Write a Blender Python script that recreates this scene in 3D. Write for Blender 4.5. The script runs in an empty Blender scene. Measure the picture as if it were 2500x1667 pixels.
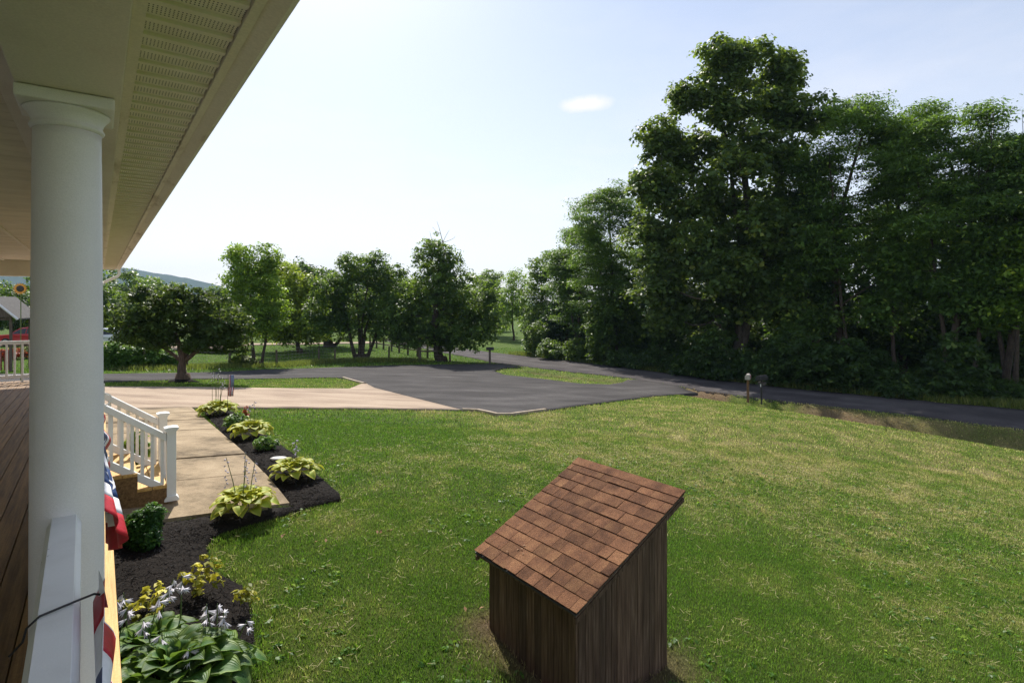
import bpy, math, random
import numpy as np
from mathutils import Vector, Matrix, Euler

R = math.radians
scene = bpy.context.scene
col = scene.collection

# ------------------------------------------------------------------ camera, sky, sun, exposure
FPX, CX, CY, WPX = 1280.0, 1176.0, 695.0, 2352.0     # lens in photograph pixels, horizon row
cam_d = bpy.data.cameras.new('camera')
cam_d.sensor_width = 36.0
cam_d.lens = 36.0 * FPX / WPX
cam_d.shift_y = -(784.0 - CY) / WPX
cam_d.clip_start, cam_d.clip_end = 0.05, 9000
cam = bpy.data.objects.new('camera', cam_d)
cam.location = (0, 0, 0)
cam.rotation_euler = (R(90), 0, 0)
col.objects.link(cam)
scene.camera = cam

SUN_AZ, SUN_EL = -21.0, 48.0                          # azimuth from +Y (clockwise), elevation
world = bpy.data.worlds.new('World')
scene.world = world
world.use_nodes = True
wt = world.node_tree
wt.nodes.clear()
def wn(t, **k):
    n = wt.nodes.new(t)
    for a, b in k.items(): setattr(n, a, b)
    return n
w_out = wn('ShaderNodeOutputWorld'); w_bg = wn('ShaderNodeBackground')
w_sky = wn('ShaderNodeTexSky', sky_type='NISHITA', sun_disc=False, sun_elevation=R(SUN_EL), sun_rotation=R(SUN_AZ),
           altitude=200.0, air_density=1.0, dust_density=1.0, ozone_density=1.4)
w_bg.inputs['Strength'].default_value = 0.083
# thin cloud veil over the whole dome, thicker towards the horizon
w_tc = wn('ShaderNodeTexCoord')
w_map = wn('ShaderNodeMapping'); w_map.inputs['Scale'].default_value = (1.0, 1.0, 3.4)
w_n = wn('ShaderNodeTexNoise'); w_n.inputs['Scale'].default_value = 2.6; w_n.inputs['Detail'].default_value = 9; w_n.inputs['Roughness'].default_value = .58
w_r = wn('ShaderNodeMapRange'); w_r.inputs['From Min'].default_value = .47; w_r.inputs['From Max'].default_value = .72
w_sep = wn('ShaderNodeSeparateXYZ')
w_hz = wn('ShaderNodeMapRange'); w_hz.inputs['From Min'].default_value = .0; w_hz.inputs['From Max'].default_value = .52
w_hz.inputs['To Min'].default_value = 1.0; w_hz.inputs['To Max'].default_value = .26; w_r.inputs['To Min'].default_value = .70
w_mul = wn('ShaderNodeMath', operation='MULTIPLY')
w_mix = wn('ShaderNodeMix', data_type='RGBA')
w_mix.inputs['B'].default_value = (6.7, 6.5, 6.5, 1)
# one small separate cloud high over the trees
w_dot = wn('ShaderNodeVectorMath', operation='SUBTRACT')
cd = Vector(((1343 - CX) / FPX, 1, (CY - 240) / FPX)).normalized()
w_dot.inputs[1].default_value = cd
w_sc = wn('ShaderNodeVectorMath', operation='MULTIPLY'); w_sc.inputs[1].default_value = (1 / .055, 1 / .06, 1 / .016)
w_len = wn('ShaderNodeVectorMath', operation='LENGTH')
w_n2 = wn('ShaderNodeTexNoise'); w_n2.inputs['Scale'].default_value = 22; w_n2.inputs['Detail'].default_value = 8
w_add = wn('ShaderNodeMath', operation='ADD')
w_c2 = wn('ShaderNodeMapRange'); w_c2.inputs['From Min'].default_value = 1.75; w_c2.inputs['From Max'].default_value = .75
w_max = wn('ShaderNodeMath', operation='MAXIMUM')
L = wt.links.new
L(w_tc.outputs['Generated'], w_map.inputs['Vector']); L(w_map.outputs[0], w_n.inputs['Vector'])
L(w_n.outputs['Fac'], w_r.inputs['Value']); L(w_tc.outputs['Generated'], w_sep.inputs[0]); L(w_sep.outputs['Z'], w_hz.inputs['Value'])
L(w_r.outputs[0], w_mul.inputs[0]); L(w_hz.outputs[0], w_mul.inputs[1])
L(w_tc.outputs['Generated'], w_dot.inputs[0]); L(w_dot.outputs[0], w_sc.inputs[0]); L(w_sc.outputs[0], w_len.inputs[0])
L(w_tc.outputs['Generated'], w_n2.inputs['Vector']); L(w_len.outputs['Value'], w_add.inputs[0]); L(w_n2.outputs['Fac'], w_add.inputs[1])
L(w_add.outputs[0], w_c2.inputs['Value'])
L(w_mul.outputs[0], w_max.inputs[0]); L(w_c2.outputs[0], w_max.inputs[1])
L(w_max.outputs[0], w_mix.inputs['Factor']); L(w_sky.outputs['Color'], w_mix.inputs['A']); L(w_mix.outputs['Result'], w_bg.inputs['Color'])
L(w_bg.outputs[0], w_out.inputs['Surface'])

sun_dir = Vector((math.sin(R(SUN_AZ)) * math.cos(R(SUN_EL)), math.cos(R(SUN_AZ)) * math.cos(R(SUN_EL)), math.sin(R(SUN_EL))))
sd = bpy.data.lights.new('sun', 'SUN'); sd.energy = 3.35; sd.angle = R(0.53); sd.color = (1.0, .945, .86)
sun = bpy.data.objects.new('sun', sd); col.objects.link(sun)
sun.rotation_euler = sun_dir.to_track_quat('Z', 'Y').to_euler()
sun.location = sun_dir * 60

scene.view_settings.view_transform = 'Standard'
scene.view_settings.look = 'None'
scene.view_settings.exposure = 1.0
scene.view_settings.gamma = 1.0
scene.view_settings.use_curve_mapping = False
scene.cycles.max_bounces = 7
scene.cycles.diffuse_bounces = 4
scene.cycles.glossy_bounces = 3
scene.cycles.transmission_bounces = 4
scene.cycles.volume_bounces = 0
scene.cycles.use_denoising = True
scene.cycles.denoising_prefilter = 'NONE'

# ------------------------------------------------------------------ ground shape (metres; camera at the origin, porch axes turned by AP)
AP = R(36.6)
ca, sa = math.cos(AP), math.sin(AP)
def qp(x, y): return x * ca + y * sa, -x * sa + y * ca
def xy(q, p): return q * ca - p * sa, q * sa + p * ca
def _sp(x, k): return k * np.logaddexp(0, x / k)
def _sclip(x, lo, hi, k): return lo + _sp(x - lo, k) - _sp(x - hi, k)
def sstep(a, b, x):
    t = np.clip((x - a) / (b - a), 0, 1); return t * t * (3 - 2 * t)
def T0(x, y):
    q, p = qp(np.asarray(x, float), np.asarray(y, float))
    return (-2.3 - .083 * (_sclip(q, -2, 23, 1.0) - .67) - .04 * (_sclip(p, 9, 38, 1.5) - 9) * (1 - .72 * sstep(4, 22, q))
            - .1 * _sclip(8 - p, 0, 6.5, .6))
_ds = np.geomspace(1.0, 400.0, 9000)
def gp(u, v):
    """spot on the lawn surface seen at a photograph pixel"""
    xd, zd = (u - CX) / FPX, -(v - CY) / FPX
    h = zd * _ds - T0(xd * _ds, _ds)
    i = max(1, int(np.argmax(h < 0)))
    t = h[i - 1] / (h[i - 1] - h[i]); d = _ds[i - 1] + t * (_ds[i] - _ds[i - 1])
    return Vector((xd * d, d, float(T0(xd * d, d))))
def gpoly(pts): return np.array([gp(u, v)[:2] for u, v in pts])
def at(u, v, d): return Vector(((u - CX) / FPX * d, d, -(v - CY) / FPX * d))

_rngtab = np.random.default_rng(11).random((256, 256))
def vnoise(x, y, s, o=0.0):
    x = np.asarray(x, float) / s + 37.7 + o; y = np.asarray(y, float) / s + 91.3 + o * 1.7
    xi, yi = np.floor(x).astype(int), np.floor(y).astype(int); fx, fy = x - xi, y - yi
    fx = fx * fx * (3 - 2 * fx); fy = fy * fy * (3 - 2 * fy)
    g = lambda a, b: _rngtab[a % 256, b % 256]
    return (g(xi, yi) * (1 - fx) + g(xi + 1, yi) * fx) * (1 - fy) + (g(xi, yi + 1) * (1 - fx) + g(xi + 1, yi + 1) * fx) * fy
def fbm(x, y, s, o=0.0): return .5 * vnoise(x, y, s, o) + .27 * vnoise(x, y, s * .47, o + 3) + .15 * vnoise(x, y, s * .21, o + 7) + .08 * vnoise(x, y, s * .1, o + 11)

def inpoly(x, y, poly):
    x = np.asarray(x); y = np.asarray(y); c = np.zeros(x.shape, bool); n = len(poly)
    for i in range(n):
        x0, y0 = poly[i]; x1, y1 = poly[(i + 1) % n]
        if y0 == y1: continue
        m = ((y0 > y) != (y1 > y)) & (x < (x1 - x0) * (y - y0) / (y1 - y0) + x0)
        c ^= m
    return c
def segdist(x, y, pl, closed=False):
    x = np.asarray(x, float); y = np.asarray(y, float); best = np.full(x.shape, 1e9)
    n = len(pl)
    for i in range(n if closed else n - 1):
        (x0, y0), (x1, y1) = pl[i], pl[(i + 1) % n]
        dx, dy = x1 - x0, y1 - y0; l2 = dx * dx + dy * dy + 1e-9
        t = np.clip(((x - x0) * dx + (y - y0) * dy) / l2, 0, 1)
        best = np.minimum(best, np.hypot(x - x0 - t * dx, y - y0 - t * dy))
    return best

# outlines of what lies on the ground
ROAD = gpoly([(2352, 941), (2160, 925), (2000, 909), (1800, 890), (1600, 866), (1400, 839), (1290, 827), (1180, 815), (1090, 804), (1000, 793), (930, 783.5), (895, 778),
              (872, 778), (905, 787), (958, 797), (1020, 810), (1085, 822), (1140, 834), (1230, 845), (1330, 856), (1440, 868), (1540, 884), (1620, 898), (1760, 917), (2000, 944), (2200, 968), (2352, 986)])
_rd = ROAD[0] - ROAD[1]; _rd = _rd / np.hypot(*_rd)
ROAD = np.vstack([[ROAD[0] + _rd * 40], ROAD, [ROAD[-1] + _rd * 40]])
DRIVE = gpoly([(242, 859), (451, 856), (605, 849), (739, 845), (886, 839.5), (1014, 837.5), (1110, 836), (1160, 836.5), (1195, 843), (1150, 847), (1135, 853), (1160, 861), (1250, 871), (1330, 881), (1400, 883.5), (1432, 878.5), (1442, 872),
               (1480, 874), (1560, 888), (1600, 903), (1500, 911), (1380, 926), (1250, 944), (1223, 947), (1174, 953.5), (1142, 953.5), (1098, 944.5), (1059, 943), (861, 892.5), (841, 882.5), (790, 869), (752, 867), (451, 871), (242, 879)])
_dd = np.array([-.90, -.28])
DRIVE = np.vstack([DRIVE, [DRIVE[-1] + np.array([-14, -3.4])], [DRIVE[0] + np.array([-14, -3.4])]])
CONC = gpoly([(462, 938), (544, 938.5), (800, 939.5), (1059, 942.6), (1059, 942.5), (861, 892), (842, 882), (829, 882.5), (803, 893.5), (700, 893), (470, 890), (242, 889)])
CONC = np.vstack([CONC, [CONC[-1] + np.array([-8, -4.5])], [np.array(xy(-.2, 16.35))]])
WALK_Q0, WALK_Q1, WALK_P0, WALK_P1 = .05, 1.9, 7.15, 16.3
BED = gpoly([(462, 941), (500, 938), (535, 950), (569, 971), (622, 1010), (680, 1050), (727, 1092), (780, 1137), (783, 1150), (701, 1169), (622, 1193), (543, 1214), (490, 1236), (474, 1258), (492, 1320), (560, 1352), (585, 1470), (560, 1600)])
BED = np.vstack([BED, [np.array(xy(.75, 3.0))], [np.array(xy(-.1, 3.0))], [np.array(xy(-.1, 7.1))], [np.array(xy(1.92, 7.1))], [np.array(xy(1.92, 12.0))]])
ISLAND_DITCH = gpoly([(1225, 853), (1265, 860), (1330, 868), (1400, 874)])
_cr = gpoly([(1590, 905), (1700, 921), (1850, 944), (2000, 968), (2180, 998), (2352, 1027)])
_cr = np.vstack([_cr, [_cr[-1] + _rd * 25]])
_nrm = np.array([-_rd[1], _rd[0]]); _nrm = _nrm if _nrm[1] > 0 else -_nrm
DITCH = _cr + _nrm * 1.05
SHED_F, SHED_ROT, SHED_W, SHED_L = (0.467, 4.072), R(37.9), 1.088, 1.075

def road_d(x, y): return segdist(x, y, ROAD, True)
def ditch(x, y):
    d1 = segdist(x, y, DITCH); d2 = segdist(x, y, ISLAND_DITCH)
    return -.85 * np.exp(-(d1 / .9) ** 2) * sstep(0.0, .9, road_d(x, y)) - .42 * np.exp(-(d2 / .62) ** 2)
def T(x, y): return T0(x, y) + ditch(x, y)
def dryness(x, y):
    q, p = qp(np.asarray(x, float), np.asarray(y, float))
    st = fbm(x * .9 + y * .25, y * 2.1 - x * .8, 3.1, 2)
    d = (.19 + .20 * (fbm(x, y, 2.6) - .44) + .17 * (st - .5) + .34 * (vnoise(x, y, .42, 4) - .5) + .40 * (vnoise(x, y, .15, 8) - .5) + .05 * np.sin((x * _nrm[0] + y * _nrm[1]) * 5.6 + .6 * vnoise(x, y, 4.0, 3))
         + .26 * sstep(3.0, 9.5, q) * sstep(-6, 4, p) * (1 - .75 * sstep(17, 27, y)) - .20 * sstep(7.0, 3.5, np.hypot(x - 4, y - 4.5)))
    d = d - .30 * sstep(3.2, 1.2, np.hypot(x + 3.2, y - 12.4)) - .25 * sstep(28, 36, p)
    b = np.maximum(np.exp(-(segdist(x, y, DITCH + _nrm * .55) / 1.15) ** 4) * (sstep(.40, .66, fbm(x, y, 1.5, 5) + .06) * (.30 + .65 * sstep(7.5, 3.0, np.hypot(x - 10.8, y - 24.2)))), .9 * np.exp(-(segdist(x, y, ISLAND_DITCH) / .6) ** 2))
    return np.clip(d, 0, 1), b
def _shed_local(x, y):
    dx, dy = np.asarray(x) - SHED_F[0], np.asarray(y) - SHED_F[1]
    return dx * math.cos(SHED_ROT) + dy * math.sin(SHED_ROT), -dx * math.sin(SHED_ROT) + dy * math.cos(SHED_ROT)
def shed_dist(x, y):
    b, a = _shed_local(x, y)
    return np.hypot(np.maximum(np.maximum(-b, b - SHED_L), 0), np.maximum(np.maximum(-a, a - SHED_W), 0))
def paved(x, y):
    q, p = qp(x, y)
    m = inpoly(x, y, ROAD) | inpoly(x, y, DRIVE) | inpoly(x, y, CONC) | inpoly(x, y, BED)
    m |= (q > -3) & (q < WALK_Q1 + .02) & (p > WALK_P0) & (p < WALK_P1 + .1)
    m |= (q < .12) & (p < 17) | (shed_dist(x, y) <= 0.01)
    return m

# ------------------------------------------------------------------ helpers: materials
def newmat(name):
    m = bpy.data.materials.new(name); m.use_nodes = True
    nt = m.node_tree; nt.nodes.clear()
    out = nt.nodes.new('ShaderNodeOutputMaterial'); b = nt.nodes.new('ShaderNodeBsdfPrincipled')
    nt.links.new(b.outputs[0], out.inputs['Surface'])
    return m, nt, b, out
def nd(nt, t, ins=None, **k):
    n = nt.nodes.new(t)
    for a, b in k.items(): setattr(n, a, b)
    for a, b in (ins or {}).items(): n.inputs[a].default_value = b
    return n
def c4(c): return (c[0], c[1], c[2], 1.0)
def ramp(nt, fac, stops):
    r = nt.nodes.new('ShaderNodeValToRGB')
    e = r.color_ramp.elements
    while len(e) < len(stops): e.new(.5)
    for i, (p, c) in enumerate(stops): e[i].position = p; e[i].color = c4(c)
    nt.links.new(fac, r.inputs[0]); return r.outputs['Color']
def surf(name, stops, scale=6.0, rough=.8, detail=6, stretch=(1, 1, 1), bump=.0, bscale=None, coords='Object', spec=.35, per_object=0.0, grain=None, nrough=.6):
    """noise-ramped principled surface"""
    m, nt, b, out = newmat(name)
    tc = nd(nt, 'ShaderNodeTexCoord')
    src = tc.outputs[coords] if coords != 'World' else nd(nt, 'ShaderNodeNewGeometry').outputs['Position']
    mp = nd(nt, 'ShaderNodeMapping'); mp.inputs['Scale'].default_value = stretch
    nt.links.new(src, mp.inputs['Vector'])
    vec = mp.outputs[0]
    if per_object:
        oi = nd(nt, 'ShaderNodeObjectInfo'); ad = nd(nt, 'ShaderNodeVectorMath', operation='ADD'); mu = nd(nt, 'ShaderNodeMath', {1: 57.0}, operation='MULTIPLY')
        nt.links.new(oi.outputs['Random'], mu.inputs[0]); nt.links.new(vec, ad.inputs[0]); nt.links.new(mu.outputs[0], ad.inputs[1]); vec = ad.outputs[0]
    no = nd(nt, 'ShaderNodeTexNoise', {'Scale': scale, 'Detail': detail, 'Roughness': nrough}); nt.links.new(vec, no.inputs['Vector'])
    colr = ramp(nt, no.outputs['Fac'], stops)
    if per_object:
        hs = nd(nt, 'ShaderNodeHueSaturation'); mr = nd(nt, 'ShaderNodeMapRange', {'To Min': 1 - per_object, 'To Max': 1 + per_object})
        nt.links.new(oi.outputs['Random'], mr.inputs['Value']); nt.links.new(mr.outputs[0], hs.inputs['Value']); nt.links.new(colr, hs.inputs['Color']); colr = hs.outputs[0]
    if grain:
        gs, lo, hi = grain
        g = nd(nt, 'ShaderNodeTexNoise', {'Scale': gs, 'Detail': 2, 'Roughness': .7}); nt.links.new(src, g.inputs['Vector'])
        mr = nd(nt, 'ShaderNodeMapRange', {'From Min': .3, 'From Max': .7, 'To Min': lo, 'To Max': hi}); nt.links.new(g.outputs['Fac'], mr.inputs['Value'])
        mx = nd(nt, 'ShaderNodeVectorMath', operation='SCALE'); nt.links.new(colr, mx.inputs[0]); nt.links.new(mr.outputs[0], mx.inputs['Scale']); colr = mx.outputs[0]
    nt.links.new(colr, b.inputs['Base Color'])
    b.inputs['Roughness'].default_value = rough; b.inputs['Specular IOR Level'].default_value = spec
    if bump:
        bn = nd(nt, 'ShaderNodeTexNoise', {'Scale': bscale or scale * 4, 'Detail': 5}); nt.links.new(vec, bn.inputs['Vector'])
        bu = nd(nt, 'ShaderNodeBump', {'Strength': bump, 'Distance': .01}); nt.links.new(bn.outputs['Fac'], bu.inputs['Height']); nt.links.new(bu.outputs[0], b.inputs['Normal'])
    return m
def leafmat(name, dark, light, trans, rough=.45, tfac=.36, spec=.26):
    """two-sided leaf: face attribute lv picks between dark and light; part of the light passes through"""
    m, nt, b, out = newmat(name)
    a = nd(nt, 'ShaderNodeAttribute', attribute_name='lv')
    colr = ramp(nt, a.outputs['Fac'], [(0, dark), (.62, light), (.86, [min(1, c * 1.5) for c in light]), (1.0, [min(1, light[0] * 3.0), min(1, light[1] * 2.1), light[2] * 1.6])])
    nt.links.new(colr, b.inputs['Base Color']); b.inputs['Roughness'].default_value = rough; b.inputs['Specular IOR Level'].default_value = spec
    tr = nd(nt, 'ShaderNodeBsdfTranslucent'); tcol = ramp(nt, a.outputs['Fac'], [(0, [c * .6 for c in trans]), (1, trans)]); nt.links.new(tcol, tr.inputs['Color'])
    mx = nd(nt, 'ShaderNodeMixShader', {0: tfac}); nt.links.new(b.outputs[0], mx.inputs[1]); nt.links.new(tr.outputs[0], mx.inputs[2]); nt.links.new(mx.outputs[0], out.inputs['Surface'])
    return m
def plain(name, c, rough=.5, metal=0.0, spec=.5):
    return surf(name, [(.3, [k * .9 for k in c]), (.7, [min(1, k * 1.06) for k in c])], scale=9, rough=rough, spec=spec) if metal == 0 else _metal(name, c, rough, metal)
def _metal(name, c, rough, metal):
    m, nt, b, out = newmat(name); b.inputs['Base Color'].default_value = c4(c); b.inputs['Roughness'].default_value = rough; b.inputs['Metallic'].default_value = metal; return m

# ------------------------------------------------------------------ helpers: objects and meshes
def tag(o, label=None, cat=None, group=None, kind=None):
    if label: o['label'] = label
    if cat: o['category'] = cat
    if group: o['group'] = group
    if kind: o['kind'] = kind
    return o
def empty(name, loc=(0, 0, 0), rz=0.0, parent=None):
    o = bpy.data.objects.new(name, None); col.objects.link(o); o.location = loc; o.rotation_euler = (0, 0, rz); o.empty_display_size = .1
    if parent: o.parent = parent
    return o
def link(name, me, mat=None, parent=None, loc=(0, 0, 0), rot=(0, 0, 0), scale=(1, 1, 1)):
    o = bpy.data.objects.new(name, me); col.objects.link(o)
    if mat is not None and len(me.materials) == 0: me.materials.append(mat)
    o.location = loc; o.rotation_euler = rot; o.scale = scale
    if parent: o.parent = parent
    return o
def arrays_mesh(name, V, F_, smooth=False):
    """V (n,3); F_ (m,k) of one polygon size, or a list of such arrays"""
    Fs = F_ if isinstance(F_, list) else [F_]
    me = bpy.data.meshes.new(name); V = np.asarray(V, np.float32)
    me.vertices.add(len(V)); me.vertices.foreach_set('co', V.ravel())
    li = np.concatenate([f.ravel() for f in Fs]).astype(np.int32); ks = np.concatenate([np.full(len(f), f.shape[1]) for f in Fs])
    me.loops.add(len(li)); me.loops.foreach_set('vertex_index', li)
    me.polygons.add(len(ks)); st = np.concatenate([[0], np.cumsum(ks)[:-1]]).astype(np.int32)
    me.polygons.foreach_set('loop_start', st); me.polygons.foreach_set('loop_total', ks.astype(np.int32))
    if smooth: me.polygons.foreach_set('use_smooth', np.ones(len(ks), bool))
    me.update(calc_edges=True); me.validate(); return me
def fattr(me, name, vals, dom='FACE'):
    a = me.attributes.new(name, 'FLOAT', dom); a.data.foreach_set('value', np.asarray(vals, np.float32))
class MB:
    def __init__(s): s.v = []; s.f = []
    def add(s, vs, fs):
        o = len(s.v); s.v += [tuple(x) for x in vs]; s.f += [tuple(i + o for i in f) for f in fs]; return s
    def box(s, lo, hi, M=None):
        (a, b, c), (d, e, f) = lo, hi
        vs = [(a, b, c), (d, b, c), (d, e, c), (a, e, c), (a, b, f), (d, b, f), (d, e, f), (a, e, f)]
        if M is not None: vs = [M @ Vector(x) for x in vs]
        return s.add(vs, [(0, 3, 2, 1), (4, 5, 6, 7), (0, 1, 5, 4), (1, 2, 6, 5), (2, 3, 7, 6), (3, 0, 4, 7)])
    def prism(s, prof, y0, y1, axis='Y', M=None):
        """profile [(a,b)] in X,Z (axis Y) / X,Y (axis Z) / Y,Z (axis X), swept along the axis"""
        n = len(prof)
        mk = {'Y': lambda a, b, t: (a, t, b), 'Z': lambda a, b, t: (a, b, t), 'X': lambda a, b, t: (t, a, b)}[axis]
        vs = [mk(a, b, y0) for a, b in prof] + [mk(a, b, y1) for a, b in prof]
        if M is not None: vs = [M @ Vector(x) for x in vs]
        return s.add(vs, [tuple(range(n)), tuple(range(2 * n - 1, n - 1, -1))] + [(i, i + n, (i + 1) % n + n, (i + 1) % n) for i in range(n)])
    def tube(s, pts, rs, n=8, cap=True):
        pts = [Vector(p) for p in pts]; m = len(pts)
        if not hasattr(rs, '__len__'): rs = [rs] * m
        vs = []; prev = None
        for i, p in enumerate(pts):
            t = (pts[min(i + 1, m - 1)] - pts[max(i - 1, 0)]).normalized()
            a = prev if prev is not None else (Vector((1, 0, 0)) if abs(t.x) < .9 else Vector((0, 1, 0)))
            a = (a - t * a.dot(t)).normalized(); prev = a; b = t.cross(a)
            for k in range(n):
                w = 2 * math.pi * k / n; vs.append(p + (a * math.cos(w) + b * math.sin(w)) * rs[i])
        fs = [(i * n + k, i * n + (k + 1) % n, (i + 1) * n + (k + 1) % n, (i + 1) * n + k) for i in range(m - 1) for k in range(n)]
        if cap: fs += [tuple(range(n - 1, -1, -1)), tuple(range((m - 1) * n, m * n))]
        return s.add(vs, fs)
    def lathe(s, prof, n=24, c=(0, 0, 0)):
        vs = [(c[0] + r * math.cos(2 * math.pi * k / n), c[1] + r * math.sin(2 * math.pi * k / n), c[2] + z) for r, z in prof for k in range(n)]
        m = len(prof)
        fs = [(i * n + k, i * n + (k + 1) % n, (i + 1) * n + (k + 1) % n, (i + 1) * n + k) for i in range(m - 1) for k in range(n)]
        fs += [tuple(range(n - 1, -1, -1)), tuple(range((m - 1) * n, m * n))]
        return s.add(vs, fs)
    def mesh(s, name, smooth=False):
        me = bpy.data.meshes.new(name); me.from_pydata(s.v, [], s.f); me.update()
        if smooth: me.polygons.foreach_set('use_smooth', np.ones(len(me.polygons), bool))
        return me
    def build(s, name, mat, parent=None, smooth=False, bevel=0.0, **k):
        o = link(name, s.mesh(name, smooth), mat, parent, **k)
        if bevel: md = o.modifiers.new('bevel', 'BEVEL'); md.width = bevel; md.segments = 2; md.limit_method = 'ANGLE'
        return o

# ------------------------------------------------------------------ materials
M = {}
def white_mat(name, c, dirt, dscale=3.0, rough=.55):
    return surf(name, [(.30, dirt), (.52, c), (.8, [min(1, k * 1.03) for k in c])], scale=dscale, rough=rough, detail=8, bump=.05, bscale=160, coords='Object')
M['vinyl'] = white_mat('white_vinyl', (.84, .84, .82), (.74, .73, .69), 2.5, .42)
M['column'] = surf('painted_column', [(.3, (.76, .735, .725)), (.6, (.84, .81, .80)), (.85, (.87, .84, .83))], scale=2.2, rough=.5, detail=7, bump=.08, bscale=120, grain=(260, .93, 1.05))
M['soffit'] = None
M['ceiling'] = surf('ceiling_paint', [(.3, (.66, .57, .48)), (.6, (.79, .70, .61)), (.8, (.82, .75, .66))], scale=2.4, rough=.7, detail=9, bump=.1, bscale=60, per_object=.05)
M['beam'] = surf('beam_cladding', [(.28, (.68, .60, .52)), (.55, (.82, .745, .67)), (.8, (.86, .79, .72))], scale=1.6, rough=.6, detail=10, bump=.05, bscale=50, grain=(150, .92, 1.06))
M['fascia'] = surf('fascia_metal', [(.30, (.46, .39, .30)), (.44, (.77, .71, .63)), (.75, (.84, .78, .71))], scale=3.2, rough=.5, detail=8, stretch=(3, .7, 1), coords='Object', grain=(90, .9, 1.05))
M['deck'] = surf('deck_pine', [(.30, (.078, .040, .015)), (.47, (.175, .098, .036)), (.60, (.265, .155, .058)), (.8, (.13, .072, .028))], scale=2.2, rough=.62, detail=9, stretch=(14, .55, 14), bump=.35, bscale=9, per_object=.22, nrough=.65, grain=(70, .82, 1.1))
M['deck_edge'] = surf('sunlit_tone_pine', [(.28, (.42, .23, .06)), (.5, (.62, .38, .12)), (.75, (.72, .47, .17))], scale=2.4, rough=.6, detail=9, stretch=(16, .6, 16), bump=.25, bscale=9, per_object=.1, grain=(80, .84, 1.08))  # copy of the deck pine with the sunlit yellow put into its colour
M['board'] = surf('weathered_board', [(.30, (.030, .016, .010)), (.45, (.078, .045, .027)), (.58, (.125, .079, .050)), (.75, (.25, .18, .13))], scale=2.6, rough=.85, detail=11, stretch=(22, 22, .9), bump=.6, bscale=7, per_object=.35, nrough=.68)
M['shingle'] = surf('shingle_grit', [(.3, (.085, .040, .022)), (.5, (.170, .080, .041)), (.72, (.255, .132, .064))], scale=4.5, rough=.92, detail=5, bump=.8, bscale=260, per_object=.28, grain=(170, .35, 1.6), coords='Object', spec=.2)
M['drip'] = plain('dark_drip_edge', (.045, .04, .036), .6)
M['concrete'] = surf('tan_concrete', [(.36, (.10, .076, .048)), (.44, (.225, .172, .108)), (.52, (.325, .250, .160)), (.66, (.44, .345, .23))], scale=.9, rough=.9, detail=11, stretch=(1, 1.0, 1), bump=.5, bscale=60, coords='World', nrough=.70, grain=(60, .82, 1.12), spec=.2)
M['drive_concrete'] = surf('drive_concrete', [(.32, (.20, .145, .10)), (.43, (.310, .232, .168)), (.54, (.385, .295, .215)), (.70, (.46, .36, .27))], scale=.7, rough=.9, detail=11, stretch=(.45, 1.6, 1), bump=.5, bscale=60, coords='World', nrough=.7, grain=(45, .85, 1.10), spec=.2)
M['kerb'] = surf('kerb_concrete', [(.3, (.28, .22, .16)), (.7, (.46, .38, .29))], scale=5, rough=.9, bump=.3)
M['asphalt'] = surf('worn_asphalt', [(.34, (.043, .040, .039)), (.5, (.062, .058, .057)), (.66, (.090, .084, .081))], scale=.55, rough=.88, detail=11, stretch=(.7, 1.5, 1), bump=.6, bscale=130, coords='World', nrough=.68, grain=(55, .72, 1.28), spec=.08)
def wear(m):
    nt = m.node_tree; b_ = [n for n in nt.nodes if n.type == 'BSDF_PRINCIPLED'][0]; src = b_.inputs['Base Color'].links[0].from_socket
    w_ = nd(nt, 'ShaderNodeAttribute', attribute_name='wear'); mr = nd(nt, 'ShaderNodeMapRange', {'To Min': 1.0, 'To Max': 1.45, 'From Max': 1.0}); nt.links.new(w_.outputs['Fac'], mr.inputs['Value'])
    s_ = nd(nt, 'ShaderNodeVectorMath', operation='SCALE'); nt.links.new(src, s_.inputs[0]); nt.links.new(mr.outputs[0], s_.inputs['Scale']); nt.links.new(s_.outputs[0], b_.inputs['Base Color'])
wear(M['asphalt'])
M['road'] = surf('road_asphalt', [(.34, (.048, .043, .044)), (.5, (.070, .063, .063)), (.66, (.098, .089, .086))], scale=.5, rough=.88, detail=11, bump=.6, bscale=130, coords='World', nrough=.68, grain=(55, .75, 1.25), spec=.08)
M['mulch'] = surf('dark_mulch', [(.3, (.006, .005, .0045)), (.55, (.015, .012, .010)), (.8, (.032, .025, .021))], scale=34, rough=.95, detail=6, bump=1.0, bscale=60, coords='World', spec=.1)
M['chip'] = surf('mulch_chip', [(.3, (.008, .006, .005)), (.6, (.020, .016, .013)), (.85, (.070, .054, .044))], scale=5, rough=.9, coords='World', spec=.2)
M['soil'] = surf('bare_soil', [(.3, (.11, .075, .045)), (.7, (.21, .15, .095))], scale=8, rough=.95, bump=.6, coords='World')
M['bark'] = surf('bark', [(.3, (.030, .022, .016)), (.55, (.072, .054, .040)), (.8, (.12, .095, .072))], scale=5, rough=.95, detail=9, stretch=(4, 4, .8), bump=1.0, bscale=14)
M['bark_pale'] = surf('pale_bark', [(.3, (.045, .036, .026)), (.55, (.095, .080, .060)), (.8, (.20, .18, .145))], scale=3, rough=.9, detail=8, stretch=(3, 3, 1), bump=.6, bscale=14)
M['bark_crab'] = surf('crabapple_bark', [(.3, (.05, .032, .022)), (.55, (.115, .078, .055)), (.8, (.18, .135, .10))], scale=6, rough=.95, detail=9, stretch=(4, 4, .8), bump=1.0, bscale=14)
M['post'] = surf('grey_fence_wood', [(.3, (.07, .055, .042)), (.6, (.16, .13, .10)), (.85, (.26, .22, .18))], scale=6, rough=.9, detail=8, stretch=(8, 8, .8), bump=.5)
M['wire'] = _metal('galvanised_wire', (.30, .30, .29), .5, .8)
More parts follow.
